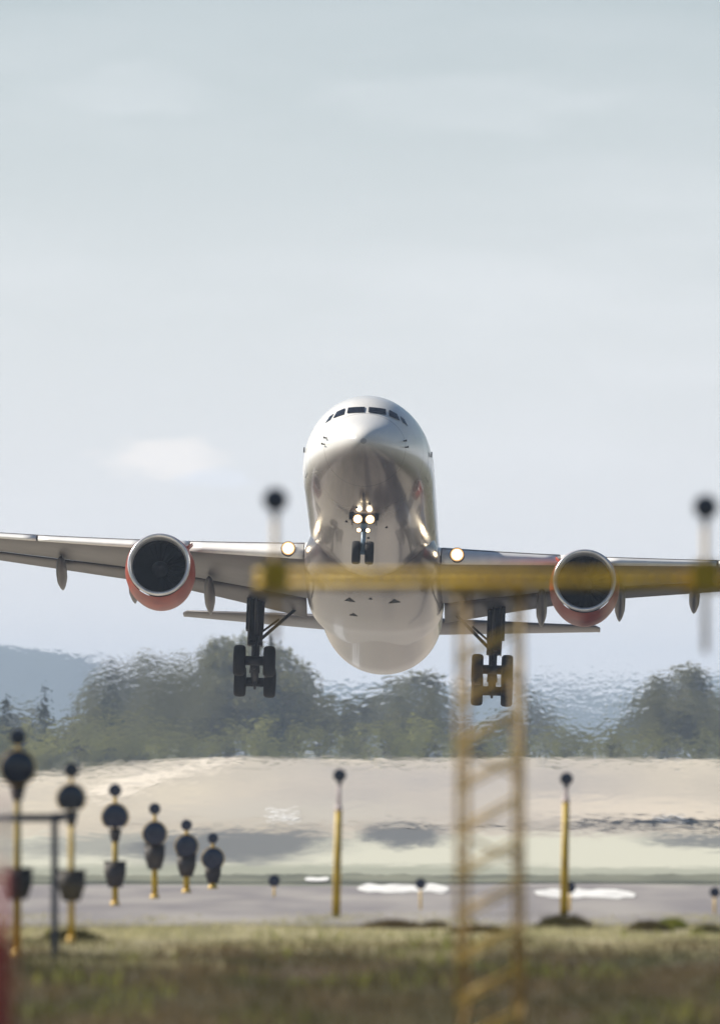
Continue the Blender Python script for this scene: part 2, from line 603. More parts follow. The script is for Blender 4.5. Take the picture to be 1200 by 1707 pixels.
m_shim = heated_air('heated_air', 1.0019, (0.7, 0.7, 1.3), 0.8, [('Z', 7, 16.5, 1.0, 0.0)], 1.0)
tag(lens(420, 1012, 1014.4, -4, 34).build('heat_shimmer', m_shim), 'rippling hot air rising over the far end of the runway', kind='stuff')
m_shim2 = heated_air('heated_air_near_ground', 1.0009, (1.1, 1.1, 6.0), 0.30, [('Z', 2.75, 3.2, 1.0, 0.0)])
for ex_, ior_, lab_ in ((-20.6, 1.0024, 'hot exhaust air rippling the view below the left engine'), (23.0, 1.0015, 'hot exhaust air rippling the view below the right engine')):
    m_x = heated_air('exhaust_air', ior_, (1.1, 1.1, 1.9), 0.8, [('X', ex_ - 9, ex_ - 4, 0.0, 1.0), ('X', ex_ + 3, ex_ + 9, 1.0, 0.0), ('Z', 2.0, 6.0, 0.0, 1.0), ('Z', 11.0, 17.5, 1.0, 0.0)])
    # lens-shaped body: thickest low in the middle, thinning to an edge all round
    xo = MB().add([(ex_ - 14, 1005, 4), (ex_ + 14, 1005, 4), (ex_, 1005, 27), (ex_, 1005, -3), (ex_, 1004.75, 8), (ex_, 1005.25, 8)],
                  [(0, 4, 2), (4, 1, 2), (0, 3, 4), (3, 1, 4), (5, 0, 2), (1, 5, 2), (3, 0, 5), (1, 3, 5)])
    tag(xo.build('heat_shimmer', m_x), lab_, kind='stuff')
tag(lens(90, 236.2, 236.7, -.1, 3.9).build('heat_shimmer', m_shim2), 'shimmering air low over the near end of the runway', kind='stuff')

# ------------------------------------------------------------------ the airliner
m_paint = material('airliner_white_paint', (0.84, 0.83, 0.80), 0.22, coat=0.3, col2=(0.74, 0.73, 0.70), scale=0.5, spec=0.45, stretch=(1, 0.25, 1), lo=.45, hi=.8)
m_belly = material('airliner_belly_shade_paint', (0.14, 0.122, 0.13), 0.22, spec=0.4, coat=0.2, col2=(0.10, 0.09, 0.095), scale=0.9, stretch=(1, 0.2, 1), lo=.45, hi=.8)  # as dark as the underside shade painted on the fuselage
nt = m_paint.node_tree
b_ = nt.nodes['Principled BSDF']
pv_ = b_.inputs['Base Color'].links[0].from_socket
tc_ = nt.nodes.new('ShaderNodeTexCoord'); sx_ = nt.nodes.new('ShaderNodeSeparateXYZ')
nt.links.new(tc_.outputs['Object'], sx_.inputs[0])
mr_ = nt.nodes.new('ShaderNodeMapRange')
mr_.inputs['From Min'].default_value = -1.25; mr_.inputs['From Max'].default_value = -0.10; mr_.interpolation_type = 'SMOOTHSTEP'  # underside shade painted in: the skin darkens softly towards the belly
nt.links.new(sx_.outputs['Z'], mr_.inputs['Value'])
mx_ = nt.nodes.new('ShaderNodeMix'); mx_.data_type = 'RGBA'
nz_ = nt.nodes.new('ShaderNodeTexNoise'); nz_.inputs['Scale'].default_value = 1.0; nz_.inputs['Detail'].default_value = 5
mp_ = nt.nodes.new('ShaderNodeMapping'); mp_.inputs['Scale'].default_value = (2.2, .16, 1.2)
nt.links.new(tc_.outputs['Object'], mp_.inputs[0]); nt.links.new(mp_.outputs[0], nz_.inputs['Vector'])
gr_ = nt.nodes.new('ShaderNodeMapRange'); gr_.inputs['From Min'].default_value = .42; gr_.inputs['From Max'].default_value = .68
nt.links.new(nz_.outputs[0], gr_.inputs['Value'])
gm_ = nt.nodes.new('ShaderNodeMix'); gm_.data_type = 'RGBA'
gm_.inputs['A'].default_value = (0.14, 0.122, 0.13, 1); gm_.inputs['B'].default_value = (0.10, 0.088, 0.094, 1)  # painted shade tone, streaked with grime
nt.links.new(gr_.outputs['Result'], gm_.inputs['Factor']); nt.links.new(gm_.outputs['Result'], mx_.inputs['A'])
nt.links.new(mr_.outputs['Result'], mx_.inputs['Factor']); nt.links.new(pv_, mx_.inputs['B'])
# skin joints: thin darker lines every few frames along the barrel
fr_ = nt.nodes.new('ShaderNodeMath'); fr_.operation = 'PINGPONG'; fr_.inputs[1].default_value = 1.33
nt.links.new(sx_.outputs['Y'], fr_.inputs[0])
ls_ = nt.nodes.new('ShaderNodeMath'); ls_.operation = 'LESS_THAN'; ls_.inputs[1].default_value = .022
nt.links.new(fr_.outputs[0], ls_.inputs[0])
dk_ = nt.nodes.new('ShaderNodeMix'); dk_.data_type = 'RGBA'; dk_.blend_type = 'MULTIPLY'
dk_.inputs['B'].default_value = (.62, .61, .62, 1)
nt.links.new(ls_.outputs[0], dk_.inputs['Factor']); nt.links.new(mx_.outputs['Result'], dk_.inputs['A'])
nt.links.new(dk_.outputs['Result'], b_.inputs['Base Color'])
m_wing = material('wing_grey_paint', (0.11, 0.10, 0.104), 0.42, spec=.35, col2=(0.08, 0.073, 0.077), scale=0.8)
m_slat = material('white_slat_paint', (0.88, 0.87, 0.85), 0.3, coat=.3, col2=(0.80, 0.79, 0.78), scale=2)
m_red = material('orange_red_cowl_paint', (0.33, 0.045, 0.018), 0.4, spec=.35, col2=(0.22, 0.028, 0.016), scale=1.2)
m_lip = material('polished_inlet_lip', (0.80, 0.80, 0.82), 0.28, metal=0.6, col2=(0.65, 0.66, 0.68), scale=3)
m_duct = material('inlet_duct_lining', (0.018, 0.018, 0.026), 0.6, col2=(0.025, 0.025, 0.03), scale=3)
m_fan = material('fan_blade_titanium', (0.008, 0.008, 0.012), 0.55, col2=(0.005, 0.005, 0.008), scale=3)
m_spin = material('spinner_grey', (0.03, 0.03, 0.035), 0.5, col2=(0.02, 0.02, 0.025), scale=3)
m_strut = material('gear_grey_paint', (0.018, 0.018, 0.028), 0.6, col2=(0.012, 0.012, 0.018), scale=4)
m_blue_strut = material('gear_pale_blue_paint', (0.25, 0.36, 0.48), 0.4, col2=(0.2, 0.28, 0.38), scale=5)
m_tyre = material('tyre_rubber', (0.006, 0.006, 0.010), 0.85, col2=(0.010, 0.010, 0.014), scale=8)
m_rim = material('wheel_rim_grey', (0.08, 0.08, 0.09), 0.45, metal=0.3, col2=(0.05, 0.05, 0.055), scale=8)
m_glass = material('dark_cockpit_glass', (0.010, 0.011, 0.016), 0.08, spec=0.6, col2=(0.014, 0.015, 0.02), scale=2)
m_tail = material('tail_blue_paint', (0.03, 0.05, 0.20), 0.25, coat=0.4, col2=(0.028, 0.045, 0.17), scale=1)
m_black = material('dark_opening', (0.02, 0.02, 0.022), 0.8, col2=(0.03, 0.03, 0.03), scale=4)
m_exh = material('exhaust_metal', (0.25, 0.22, 0.2), 0.4, metal=0.9, col2=(0.18, 0.16, 0.15), scale=3)
m_lamp = material('lit_landing_lamp', (1, 0.95, 0.85), 0.3, emit=(1.0, 0.86, 0.62), estr=14.0)
m_warm = material('lamp_glow', (1, 0.85, 0.6), 0.3, emit=(1.0, 0.72, 0.40), estr=3.5)  # warm glow round the lamp, emitted by a ring
m_glow = material('lamp_glow_edge', (1, 0.8, 0.5), 0.3, emit=(1.0, 0.50, 0.16), estr=0.55)  # outer halo of the lamp put into an emitting ring
m_lamp2 = material('lit_taxi_lamp', (1, 0.9, 0.75), 0.3, emit=(1.0, 0.80, 0.50), estr=7.0)

PR, PP, PY = R(2.2), R(9.5), R(1.15)
rot = (Matrix(((math.cos(PY), math.sin(PY), 0), (-math.sin(PY), math.cos(PY), 0), (0, 0, 1)))
       @ Matrix(((1, 0, 0), (0, math.cos(PP), math.sin(PP)), (0, -math.sin(PP), math.cos(PP))))
       @ Matrix(((math.cos(PR), 0, math.sin(PR)), (0, 1, 0), (-math.sin(PR), 0, math.cos(PR)))))
plane = empty('airliner')
plane.matrix_world = Matrix.Translation(Vector((0.17, 420.0, 16.95))) @ rot.to_4x4()
tag(plane, 'white twin-engine airliner with orange-red engines taking off, wheels down and landing lights lit', 'airplane')


def pchip(tab):
    xs = [t[0] for t in tab]; ys = [t[1] for t in tab]; n = len(xs)
    h = [xs[i + 1] - xs[i] for i in range(n - 1)]; dl = [(ys[i + 1] - ys[i]) / h[i] for i in range(n - 1)]
    m = [dl[0]] + [0 if dl[i - 1] * dl[i] <= 0 else (h[i - 1] + h[i]) * 3 / ((2 * h[i] + h[i - 1]) / dl[i - 1] + (h[i] + 2 * h[i - 1]) / dl[i])
                   for i in range(1, n - 1)] + [dl[-1]]

    def f(x):
        if x <= xs[0]: return ys[0]
        if x >= xs[-1]: return ys[-1]
        i = max(k for k in range(n - 1) if xs[k] <= x)
        t = (x - xs[i]) / h[i]
        return ((2 * t ** 3 - 3 * t * t + 1) * ys[i] + (t ** 3 - 2 * t * t + t) * h[i] * m[i] + (-2 * t ** 3 + 3 * t * t) * ys[i + 1] + (t ** 3 - t * t) * h[i] * m[i + 1])
    return f


ST = [(0, -.62, -.62, 0), (.25, -.18, -1.02, .47), (.7, .14, -1.30, .83), (1.3, .44, -1.58, 1.17), (2.0, .76, -1.84, 1.48), (2.6, 1.06, -2.02, 1.70), (3.5, 1.70, -2.25, 1.98),
      (4.5, 2.16, -2.45, 2.24), (6, 2.55, -2.66, 2.52), (8, 2.77, -2.79, 2.73), (10.5, 2.82, -2.82, 2.82), (42, 2.82, -2.82, 2.82), (46, 2.82, -2.45, 2.72),
      (50, 2.78, -1.55, 2.4), (54, 2.62, -.45, 1.9), (58, 2.35, .62, 1.3), (61.5, 2.0, 1.28, .6), (63.0, 1.78, 1.5, .2)]
q = math.sqrt
f_top = pchip([(q(s), a) for s, a, b, w in ST]); f_bot = pchip([(q(s), b) for s, a, b, w in ST]); f_w = pchip([(q(s), w) for s, a, b, w in ST])
f_zc = pchip([(0, -.62), (q(.7), -.55), (q(2), -.42), (q(4.5), -.15), (q(8), 0), (q(42), 0), (q(50), .6), (q(58), 1.5), (q(63), 1.65)])


def fus(s, a, off=0.0):
    r = q(s)
    zt, zb, w, zc = f_top(r), f_bot(r), f_w(r), f_zc(r)
    c, sn = math.cos(a), math.sin(a)
    w += off
    # the section is slightly pinched over the cockpit (flatter window band)
    return Vector((c * w, s, zc + sn * ((zt - zc + off) if sn >= 0 else (zc - zb + off))))


def fus_point(x, z, off=0.02):
    """first point of the nose surface seen from ahead at (x, z)"""
    lo, hi = 0.0, 12.0
    for _ in range(40):
        s = (lo + hi) / 2; r = q(s)
        zc, zt, zb, w = f_zc(r), f_top(r), f_bot(r), f_w(r)
        hgt = (zt - zc) if z >= zc else (zc - zb)
        if (x / max(w, 1e-6)) ** 2 + ((z - zc) / max(hgt, 1e-6)) ** 2 < 1: hi = s
        else: lo = s
    return Vector((x, hi - off, z + off * 0.7))


stations = [(0.02 + i * 0.0) for i in range(1)] + [(i / 40 * q(10.5)) ** 2 for i in range(1, 41)] + [10.5 + i * 1.5 for i in range(1, 22)] + [42 + i * 0.75 for i in range(1, 29)]
stations[0] = 0.004
NR = 72
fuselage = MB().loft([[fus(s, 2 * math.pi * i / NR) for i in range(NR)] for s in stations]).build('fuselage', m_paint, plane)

# door outlines, probes and belly blades are small marks on the skin


def pane(pts, n=6, off=0.025):
    (a, b, c, d) = [Vector((p[0], p[1])) for p in pts]      # tl, tr, br, bl in front view
    rows = []
    for j in range(n + 1):
        row = []
        for i in range(n + 1):
            u, v = i / n, j / n
            p = (a * (1 - u) + b * u) * (1 - v) + (d * (1 - u) + c * u) * v
            row.append(fus_point(p.x, p.y, off))
        rows.append(row)
    return MB().grid(rows)


for sgn in (-1, 1):
    for pts in ([(0.08, 1.47), (0.80, 1.45), (0.83, 1.12), (0.08, 1.15)],
                [(0.93, 1.44), (1.28, 1.30), (1.42, 0.94), (0.96, 1.08)],
                [(1.40, 1.24), (1.58, 1.13), (1.76, 0.80), (1.54, 0.90)]):
        pane([(sgn * x, z) for x, z in pts]).build('cockpit_window', m_glass, fuselage)
# pitot probes and small plates on each cheek
for sgn in (-1, 1):
    for (x, z) in ((1.62, -.05), (1.70, -.30)):
        p = fus_point(sgn * x, z, 0.0)
        MB().tube(p, p + Vector((sgn * .12, -.05, 0)), .03).tube(p + Vector((sgn * .12, 0.05, 0)), p + Vector((sgn * .12, -.22, 0)), .025).build('pitot_probe', m_strut, fuselage)
    MB().tube(fus(7.5, 0 if sgn > 0 else math.pi) + Vector((0, 0, .4)), fus(7.5, 0 if sgn > 0 else math.pi) + Vector((sgn * .05, 0, .4)), .12).build('static_port', m_strut, fuselage)
for s in (3.4, 9.0, 12.5, 15):
    p = fus(s, -math.pi / 2)
    MB().loft([[p + Vector((x * .03, y, .05)) for x, y in ((-1, -.15), (1, -.15), (1, .2), (-1, .2))],
               [p + Vector((x * .01, y + .12, -.32)) for x, y in ((-1, -.1), (1, -.1), (1, .1), (-1, .1))]]).build('blade_antenna', m_belly, fuselage)
for x, s in ((-.35, 5), (.3, 4.5), (-.8, 7.5), (.9, 8.5), (.1, 10.2)):
    a = -math.pi / 2 + x / 2.7
    p = fus(s, a)
    MB().tube(p + Vector((0, 0, .05)), p - Vector((0, 0, .03)), .06).build('drain_port', m_strut, fuselage)
# cabin windows and doors down both sides
for sgn in (-1, 1):
    for k in range(74):
        s = 9.5 + k * .53
        rows = []
        for zz in (.45, .62, .79):
            a = math.asin(zz / 2.82); p = fus(s, a)
            rows.append([Vector((sgn * (p.x + .012), s - .12, zz)), Vector((sgn * (p.x + .012), s + .12, zz))])
        if k % 2 == 0: MB().grid(rows).build('cabin_window', m_glass, fuselage)
    for s in (7.2, 19.0, 52.0):
        md = MB(); z0, z1 = -.75, 1.15; hw = .55
        for (sa, sb, za, zb) in ((s - hw, s - hw + .03, z0, z1), (s + hw - .03, s + hw, z0, z1), (s - hw, s + hw, z1, z1 + .03), (s - hw, s + hw, z0 - .03, z0)):
            rows = []
            for j in range(9):
                zz = za + (zb - za) * j / 8; row = []
                for ss in (sa, sb):
                    r = q(ss); zc = f_zc(r); hg = (f_top(r) - zc) if zz > zc else (zc - f_bot(r))
                    row.append(Vector((sgn * (f_w(r) * q(max(0, 1 - ((zz - zc) / hg) ** 2)) + .008), ss, zz)))
                rows.append(row)
            md.grid(rows)
        md.build('door_outline', m_strut, fuselage)

# belly fairing: wider and deeper than the barrel between the wings
rings = []
FB = [(18.5, 2.2, -2.55, 0), (19.5, 2.62, -2.88, 0), (21, 2.95, -3.08, 0), (23, 3.06, -3.22, 0), (27, 3.10, -3.28, 0), (30, 3.10, -3.22, 0), (33, 3.04, -2.98, 0), (36, 2.72, -2.76, 0), (38, 2.3, -2.6, 0), (39.5, 1.9, -2.4, 0)]
fw = pchip([(a, b) for a, b, c, d in FB]); fz = pchip([(a, c) for a, b, c, d in FB])
for i in range(44):
    s = 18.5 + 21.0 * i / 43
    w, zb = fw(s), fz(s)
    ring = []
    for k in range(40):
        a = math.pi + math.pi * k / 39
        e = 0.78
        cx, sn = math.cos(a), math.sin(a)
        ring.append(Vector((math.copysign(abs(cx) ** e, cx) * w, s, -1.35 + (zb + 1.35) * abs(sn) ** e)))
    ring += [Vector((w * .9, s, -.6)), Vector((-w * .9, s, -.6))]
    rings.append(ring)
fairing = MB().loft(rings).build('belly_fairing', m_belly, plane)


def fair_z(x, s):
    w, zb = fw(s), fz(s)
    c = min(1, abs(x) / w) ** (1 / .78)
    return -1.35 + (zb + 1.35) * (math.sqrt(max(0, 1 - c * c))) ** .78


for x0, x1, s, L in ((-1.2, -.7, 22.6, .8), (.75, 1.3, 22.6, .8), (-1.05, -.65, 26.0, .6), (-.12, .08, 22.3, .35)):
    rows = [[Vector((x, s + L * t, fair_z(x, s + L * t) - .012)) for x in (x0 + (x1 - x0) * (.5 - .5 * t), (x0 + x1) / 2, x1 - (x1 - x0) * (.5 - .5 * t))] for t in (0.02, .25, .5, .75, 1)]
    MB().grid(rows).build('air_inlet', m_black, fairing)


# ---- wings
def airfoil(t, camber=0.02, n=14, x0=0.0, x1=1.0, x1b=None, x0b=None):
    """points (x, z) around an aerofoil slice between x0 and x1 of the chord"""
    def th(x): return 5 * t * (.2969 * q(x) - .126 * x - .3516 * x * x + .2843 * x ** 3 - .1015 * x ** 4)
    def cm(x): return camber * 4 * x * (1 - x)
    xs = [x0 + (x1 - x0) * (1 - math.cos(math.pi * i / n)) / 2 for i in range(n + 1)]
    x0b = x0 if x0b is None else x0b
    xl = xs if x1b is None else [x0b + (x1b - x0b) * (1 - math.cos(math.pi * i / n)) / 2 for i in range(n + 1)]
    up = [(x, cm(x) + th(x)) for x in xs]; lo = [(x, cm(x) - th(x)) for x in xl]
    return up[::-1] + (lo[1:] if x0 == 0 else lo)


def wing_at(x):
    """leading-edge s, chord, leading-edge z, incidence, thickness at span x"""
    s = 21.6 + (x - 2.8) * .61
    ch = 10.9 + (7.3 - 10.9) * (x - 2.8) / 6.6 if x < 9.4 else 7.3 + (2.4 - 7.3) * (x - 9.4) / 20.2
    z = -1.32 + (x - 2.8) * .112 + .0011 * (x - 2.8) ** 2
    inc = R(3.4 - 4.2 * min(1, max(0, x - 2.8) / 15))
    th = .13 - .045 * min(1, max(0, x - 2.8) / 12)
    return s, ch, z, inc, th


def wsec(sgn, x, pts, dx=0.0, dz=0.0, droop=0.0, pivot=None, scale=1.0):
    s, ch, z, inc, th = wing_at(x)
    out = []
    for (u, v) in pts:
        if pivot:
            uu, vv = u - pivot[0], v - pivot[1]
            c, sn = math.cos(droop), math.sin(droop)
            u, v = pivot[0] + uu * c + vv * sn, pivot[1] - uu * sn + vv * c
        u, v = (u + dx) * ch, (v + dz) * ch
        out.append(Vector((sgn * x, s + u * math.cos(inc) + v * math.sin(inc), z - u * math.sin(inc) + v * math.cos(inc))))
    return out


span = [1.0, 2.8, 4, 5.5, 7, 8.5, 9.4, 11, 13, 15, 17.5, 20, 22.5, 25, 27.5, 29.4]
for sgn in (-1, 1):
    wing = MB().loft([wsec(sgn, x, airfoil(wing_at(x)[4], x0=.06, x1=.85, x1b=.745, x0b=.012)) for x in span]).build('wing', m_wing, plane)
    # leading edge slats
    for a, b in ((1.0, 3.0), (8.25, 10.2), (28.85, 29.4)):
        MB().loft([wsec(sgn, a + (b - a) * k / 4, airfoil(wing_at(a + (b - a) * k / 4)[4] * 1.02, x0=0, x1=.10, x1b=.015, n=12)) for k in range(5)]).build('leading_edge', m_slat, wing)
    for a, b in ((3.05, 8.2), (10.3, 15.2), (15.3, 20.2), (20.3, 25.4), (25.5, 28.8)):
        rr = []
        for k in range(9):
            x = a + (b - a) * k / 8
            t = wing_at(x)[4]
            rr.append(wsec(sgn, x, airfoil(t * 1.06, x0=0, x1=.16, x1b=.016, n=14), dx=-.006, dz=.0, droop=R(-4), pivot=(.16, 0.06)))
        MB().loft(rr).build('slat', m_slat, wing)
    # slotted flaps
    for a, b in ((3.1, 9.2), (9.45, 20.5)):
        rr = []
        for k in range(13):
            x = a + (b - a) * k / 12
            fl = [(.775 + u * .25, v * .25) for u, v in airfoil(.13, .03, 10)]
            rr.append(wsec(sgn, x, fl, dx=-.004, dz=-.012, droop=R(6), pivot=(.775, 0)))
        MB().loft(rr).build('flap', m_wing, wing)
    rr = [wsec(sgn, 20.6 + 7.6 * k / 6, [(.765 + u * .235, v * .235) for u, v in airfoil(.2, .0, 8)]) for k in range(7)]
    MB().loft(rr).build('aileron', m_wing, wing)
    # winglet
    w0 = wsec(sgn, 29.4, airfoil(.10))
    tip = [p + Vector((sgn * (.55), 1.1, 1.5)) for p in wsec(sgn, 29.4, [(u * .45 + .2, v * .45) for u, v in airfoil(.10)])]
    MB().loft([w0, tip]).build('winglet', m_wing, wing)
    # flap track fairings
    for x in (7.45, 10.95, 14.3, 17.9):
        s, ch, z, inc, th = wing_at(x)
        cs, cz = s + ch * .50, z - ch * .50 * math.sin(inc) - ch * th * .42
        L = 4.2 if x < 12 else 3.6
        prof_ = [(0, .02), (.06, .13), (.18, .22), (.4, .26), (.62, .25), (.82, .16), (.95, .07), (1, .01)]
        dro = .20
        MB().loft([[Vector((sgn * x + math.cos(2 * math.pi * k / 16) * r * .95, cs + L * t, cz - L * t * dro + math.sin(2 * math.pi * k / 16) * r * 1.7 - .12))
                    for k in range(16)] for t, r in prof_]).build('flap_track_fairing', m_wing, wing)
    # landing lamp in the wing root
    lp = wsec(sgn, 3.72, [(0, 0)])[0] + Vector((0, -.28, .02))
    MB().lathe([(0, .30), (.05, .33), (.3, .33), (.34, 0.01)], lp, 'Y', 20).build('lamp_housing', m_strut, wing)
    ll = MB().lathe([(-.03, .0), (-.025, .12), (-.015, .18)], lp, 'Y', 20).build('landing_light', m_lamp, wing)
    MB().lathe([(-.015, .18), (-.01, .235)], lp, 'Y', 24).build('glow_ring', m_warm, wing)
    MB().lathe([(-.01, .235), (.02, .31)], lp, 'Y', 24).build('glow_ring_edge', m_glow, wing)

# ---- engines
for sgn in (-1, 1):
    ex, es, ez = sgn * 9.37, 21.7, -2.15
    eng = MB().lathe([(.09, 1.385), (.3, 1.43), (.8, 1.50), (1.5, 1.55), (2.4, 1.53), (3.2, 1.44), (3.9, 1.30), (4.2, 1.22), (4.2, 1.12), (3.6, 1.10)], (ex, es, ez), 'Y', 56,
                     squash=lambda t, u, w: (u, w * (1.06 if w < 0 else 1))).build('engine', m_red, plane)
    MB().lathe([(.6, 1.18), (.3, 1.17), (.12, 1.20), (.03, 1.26), (0, 1.315), (.02, 1.35), (.05, 1.370), (.095, 1.388)], (ex, es, ez), 'Y', 56,
               squash=lambda t, u, w: (u, w * (1 + .06 * (t / .30) if w < 0 else 1))).build('inlet_lip', m_lip, eng)
    MB().lathe([(.6, 1.182), (1.0, 1.19), (1.5, 1.21)], (ex, es, ez), 'Y', 48).build('inlet_duct', m_duct, eng)
    fan = MB()
    for k in range(26):
        a = 2 * math.pi * k / 26
        rows = []
        for j in range(5):
            r = .36 + (1.2 - .36) * j / 4
            tw = R(25 + 30 * j / 4)
            hw = .10 + .06 * j / 4
            er = Vector((math.cos(a), 0, math.sin(a))); et = Vector((-math.sin(a), 0, math.cos(a)))
            c = Vector((ex, es + 1.25, ez)) + er * r
            rows.append([c + et * (-hw * math.sin(tw)) + Vector((0, -hw * math.cos(tw), 0)), c, c + et * (hw * math.sin(tw)) + Vector((0, hw * math.cos(tw), 0))])
        fan.grid(rows)
    fan.lathe([(1.46, .0), (1.46, 1.2)], (ex, es, ez), 'Y', 40)
    fo = fan.build('fan', m_fan, eng)
    MB().lathe([(.62, .005), (.68, .10), (.85, .22), (1.1, .34), (1.25, .37)], (ex, es, ez), 'Y', 24).build('spinner', m_spin, eng)
    MB().lathe([(3.4, .95), (4.2, .86), (5.1, .66), (5.15, .58), (4.6, .6)], (ex, es, ez), 'Y', 40).build('core_nozzle', m_exh, eng)
    MB().lathe([(4.4, .42), (5.1, .40), (5.6, .2), (5.9, .02)], (ex, es, ez), 'Y', 24).build('exhaust_cone', m_exh, eng)
    # pylon between the cowl and the wing
    ps = []
    for (s0, s1, z0, z1, hw) in ((es + .9, es + 6.6, ez + 1.25, ez + 1.25, .20), (es + 1.3, es + 9.2, ez + 1.62, ez + 1.1, .24), (es + 2.6, es + 9.4, ez + 1.78, ez + 1.45, .20)):
        ps.append([Vector((ex + a * hw, s0 + (s1 - s0) * b, z0 + (z1 - z0) * b)) for a, b in ((-.1, 0), (.1, 0), (1, .12), (1, .85), (.1, 1), (-.1, 1), (-1, .85), (-1, .12))])
    MB().loft(ps).build('pylon', m_paint, eng)
    # strake on the cowl
    MB().loft([[Vector((ex - sgn * (1.05 + a * .28), es + 1.6 + b, ez + 1.1 + a * .26)) for b in (0.35 * a, 1.1)] + [Vector((ex - sgn * (1.05 + a * .28) + .03, es + 1.6 + b, ez + 1.1 + a * .26)) for b in (1.1, .35 * a)] for a in (0, 1)]).build('strake', m_red, eng)

# ---- tail
hs = [0.6, 2, 4, 6, 8, 9.8, 10.02]
for sgn in (-1, 1):
    rr = []
    for x in hs:
        ch = 5.6 + (2.0 - 5.6) * x / 9.7
        if x > 9.9: ch *= .7
        s = 54.6 + x * .66 + (.5 if x > 9.9 else 0)
        z = 1.75 + x * .12
        rr.append([Vector((sgn * x, s + u * ch, z + v * ch - u * ch * math.sin(R(-2)))) for u, v in airfoil(.10, 0, 10)])
    MB().loft(rr).build('tailplane', m_wing, plane)
rr = []
for h in (0, 2, 4, 6, 8, 8.3):
    ch = 8.2 + (3.0 - 8.2) * h / 8.3
    rr.append([Vector((v * ch, 50.3 + h * .95 + u * ch, 2.3 + h)) for u, v in airfoil(.10, 0, 10)])
MB().loft(rr).build('tail_fin', m_tail, plane)


# ---- wheels
def wheel_mesh(r, w):
    t = MB().lathe([(-w * .38, r * .60), (-w * .5, r * .72), (-w * .5, r * .86), (-w * .36, r * .97), (-w * .1, r), (w * .1, r), (w * .36, r * .97), (w * .5, r * .86), (w * .5, r * .72), (w * .38, r * .60)], (0, 0, 0), 'X', 36)
    h = MB().lathe([(-w * .40, .02), (-w * .30, r * .2), (-w * .22, r * .5), (-w * .40, r * .60), (w * .40, r * .60), (w * .22, r * .5), (w * .30, r * .2), (w * .40, .02)], (0, 0, 0), 'X', 24)
    return t, h


def wheel(loc, r, w, parent, proto={}):
    key = (r, w)
    if key not in proto:
        t, h = wheel_mesh(r, w)
        wo = t.build('wheel', m_tyre, parent)
        ho = h.build('rim', m_rim, wo)
        proto[key] = (wo, ho)
        wo.location = loc
        return wo
    wo, ho = proto[key]
    a = wo.copy(); C.objects.link(a); a.parent = parent; a.location = loc
    b = ho.copy(); C.objects.link(b); b.parent = a
    return a


for sgn in (-1, 1):
    gx, gs = sgn * 5.34, 32.1
    zb = -4.92                       # bogie pivot
    gear = MB().tube((gx, gs, -1.7), (gx, gs, -3.75), .33, .29, 20).tube((gx, gs, -3.75), (gx, gs, zb), .19, .18, 16)
    gear.tube((gx, gs, -3.62), (gx, gs, -3.80), .31, .31, 20).tube((gx, gs, zb + .55), (gx, gs, zb - .12), .2, .24, 16)
    gear.tube((gx - sgn * .1, gs - .28, -3.4), (gx - .0, gs - .45, -4.15), .07).tube((gx, gs - .45, -4.15), (gx, gs - .2, -4.75), .07)
    gear.box((gx + sgn * .08, gs, -2.35), (.80, .5, 1.5)).box((gx + sgn * .12, gs - .1, -3.2), (.52, .3, .7))
    go = gear.build('main_gear', m_strut, plane)
    MB().tube((gx - sgn * .15, gs, -3.55), (gx - sgn * 1.9, gs - .1, -1.9), .075, .075).tube((gx - sgn * .25, gs, -3.15), (gx - sgn * 1.0, gs - .05, -2.55), .05).build('side_brace', m_strut, go)
    MB().tube((gx, gs - .3, -3.3), (gx, gs - 1.9, -2.0), .08).build('drag_brace', m_strut, go)
    MB().loft([[Vector((gx + sgn * (.30 + o), gs + y, z)) for y, z in ((-.75, -1.7), (.75, -1.7), (.62, -3.3), (.3, -3.8), (-.3, -3.8), (-.62, -3.3))] for o in (0, .07)]).build('gear_door', m_wing, go)
    T = R(19)                        # trailing wheels hang low
    d = Vector((0, math.cos(T), -math.sin(T)))
    c0 = Vector((gx, gs, zb - .05))
    beam = MB().tube(c0 - d * 1.1, c0 + d * 1.1, .19, .17, 14)
    for k in (-1, 1):
        ac = c0 + d * .99 * k
        beam.tube(ac - Vector((.85, 0, 0)), ac + Vector((.85, 0, 0)), .10, .10, 12)
        beam.tube(ac - Vector((.42, 0, 0)), ac + Vector((.42, 0, 0)), .21, .21, 12)
        beam.tube(c0 + d * .6 * k + Vector((0, 0, -.15)), ac + Vector((0, 0, -.3)), .06)
    beam.build('bogie_beam', m_strut, go)
    for k in (-1, 1):
        for e in (-1, 1):
            wheel(c0 + d * .97 * k + Vector((e * .67, 0, 0)), .70, .52, go)

GS = 6.1
ng = MB().tube((0, GS + .25, -2.3), (0, GS + .05, -3.25), .15, .14, 16).tube((0, GS + .05, -3.25), (0, GS, -4.2), .095, .095, 14)
ng.tube((-.42, GS, -4.24), (.42, GS, -4.24), .08, .08, 12)
ng.tube((0, GS - .25, -3.3), (0, GS - .4, -3.65), .04).tube((0, GS - .4, -3.65), (0, GS - .15, -4.0), .04)
nose_gear = ng.build('nose_gear', m_blue_strut, plane)
MB().tube((0, GS, -3.1), (0, GS + 1.6, -2.3), .07).build('drag_brace', m_strut, nose_gear)
for e in (-1, 1):
    wheel(Vector((e * .28, GS, -4.24)), .50, .36, nose_gear)
    MB().loft([[Vector((e * (.50 + o), GS - .1 + y, z)) for y, z in ((-.3, -2.55), (1.5, -2.55), (1.45, -2.98), (-.2, -2.98))] for o in (0, .04)]).build('gear_door', m_belly, nose_gear)
    MB().box((e * .55, GS - .38, -2.74), (.16, .1, .30)).build('dark_bay_patch', m_strut, nose_gear)  # dark blocks added to stand in for the shaded gear-bay opening
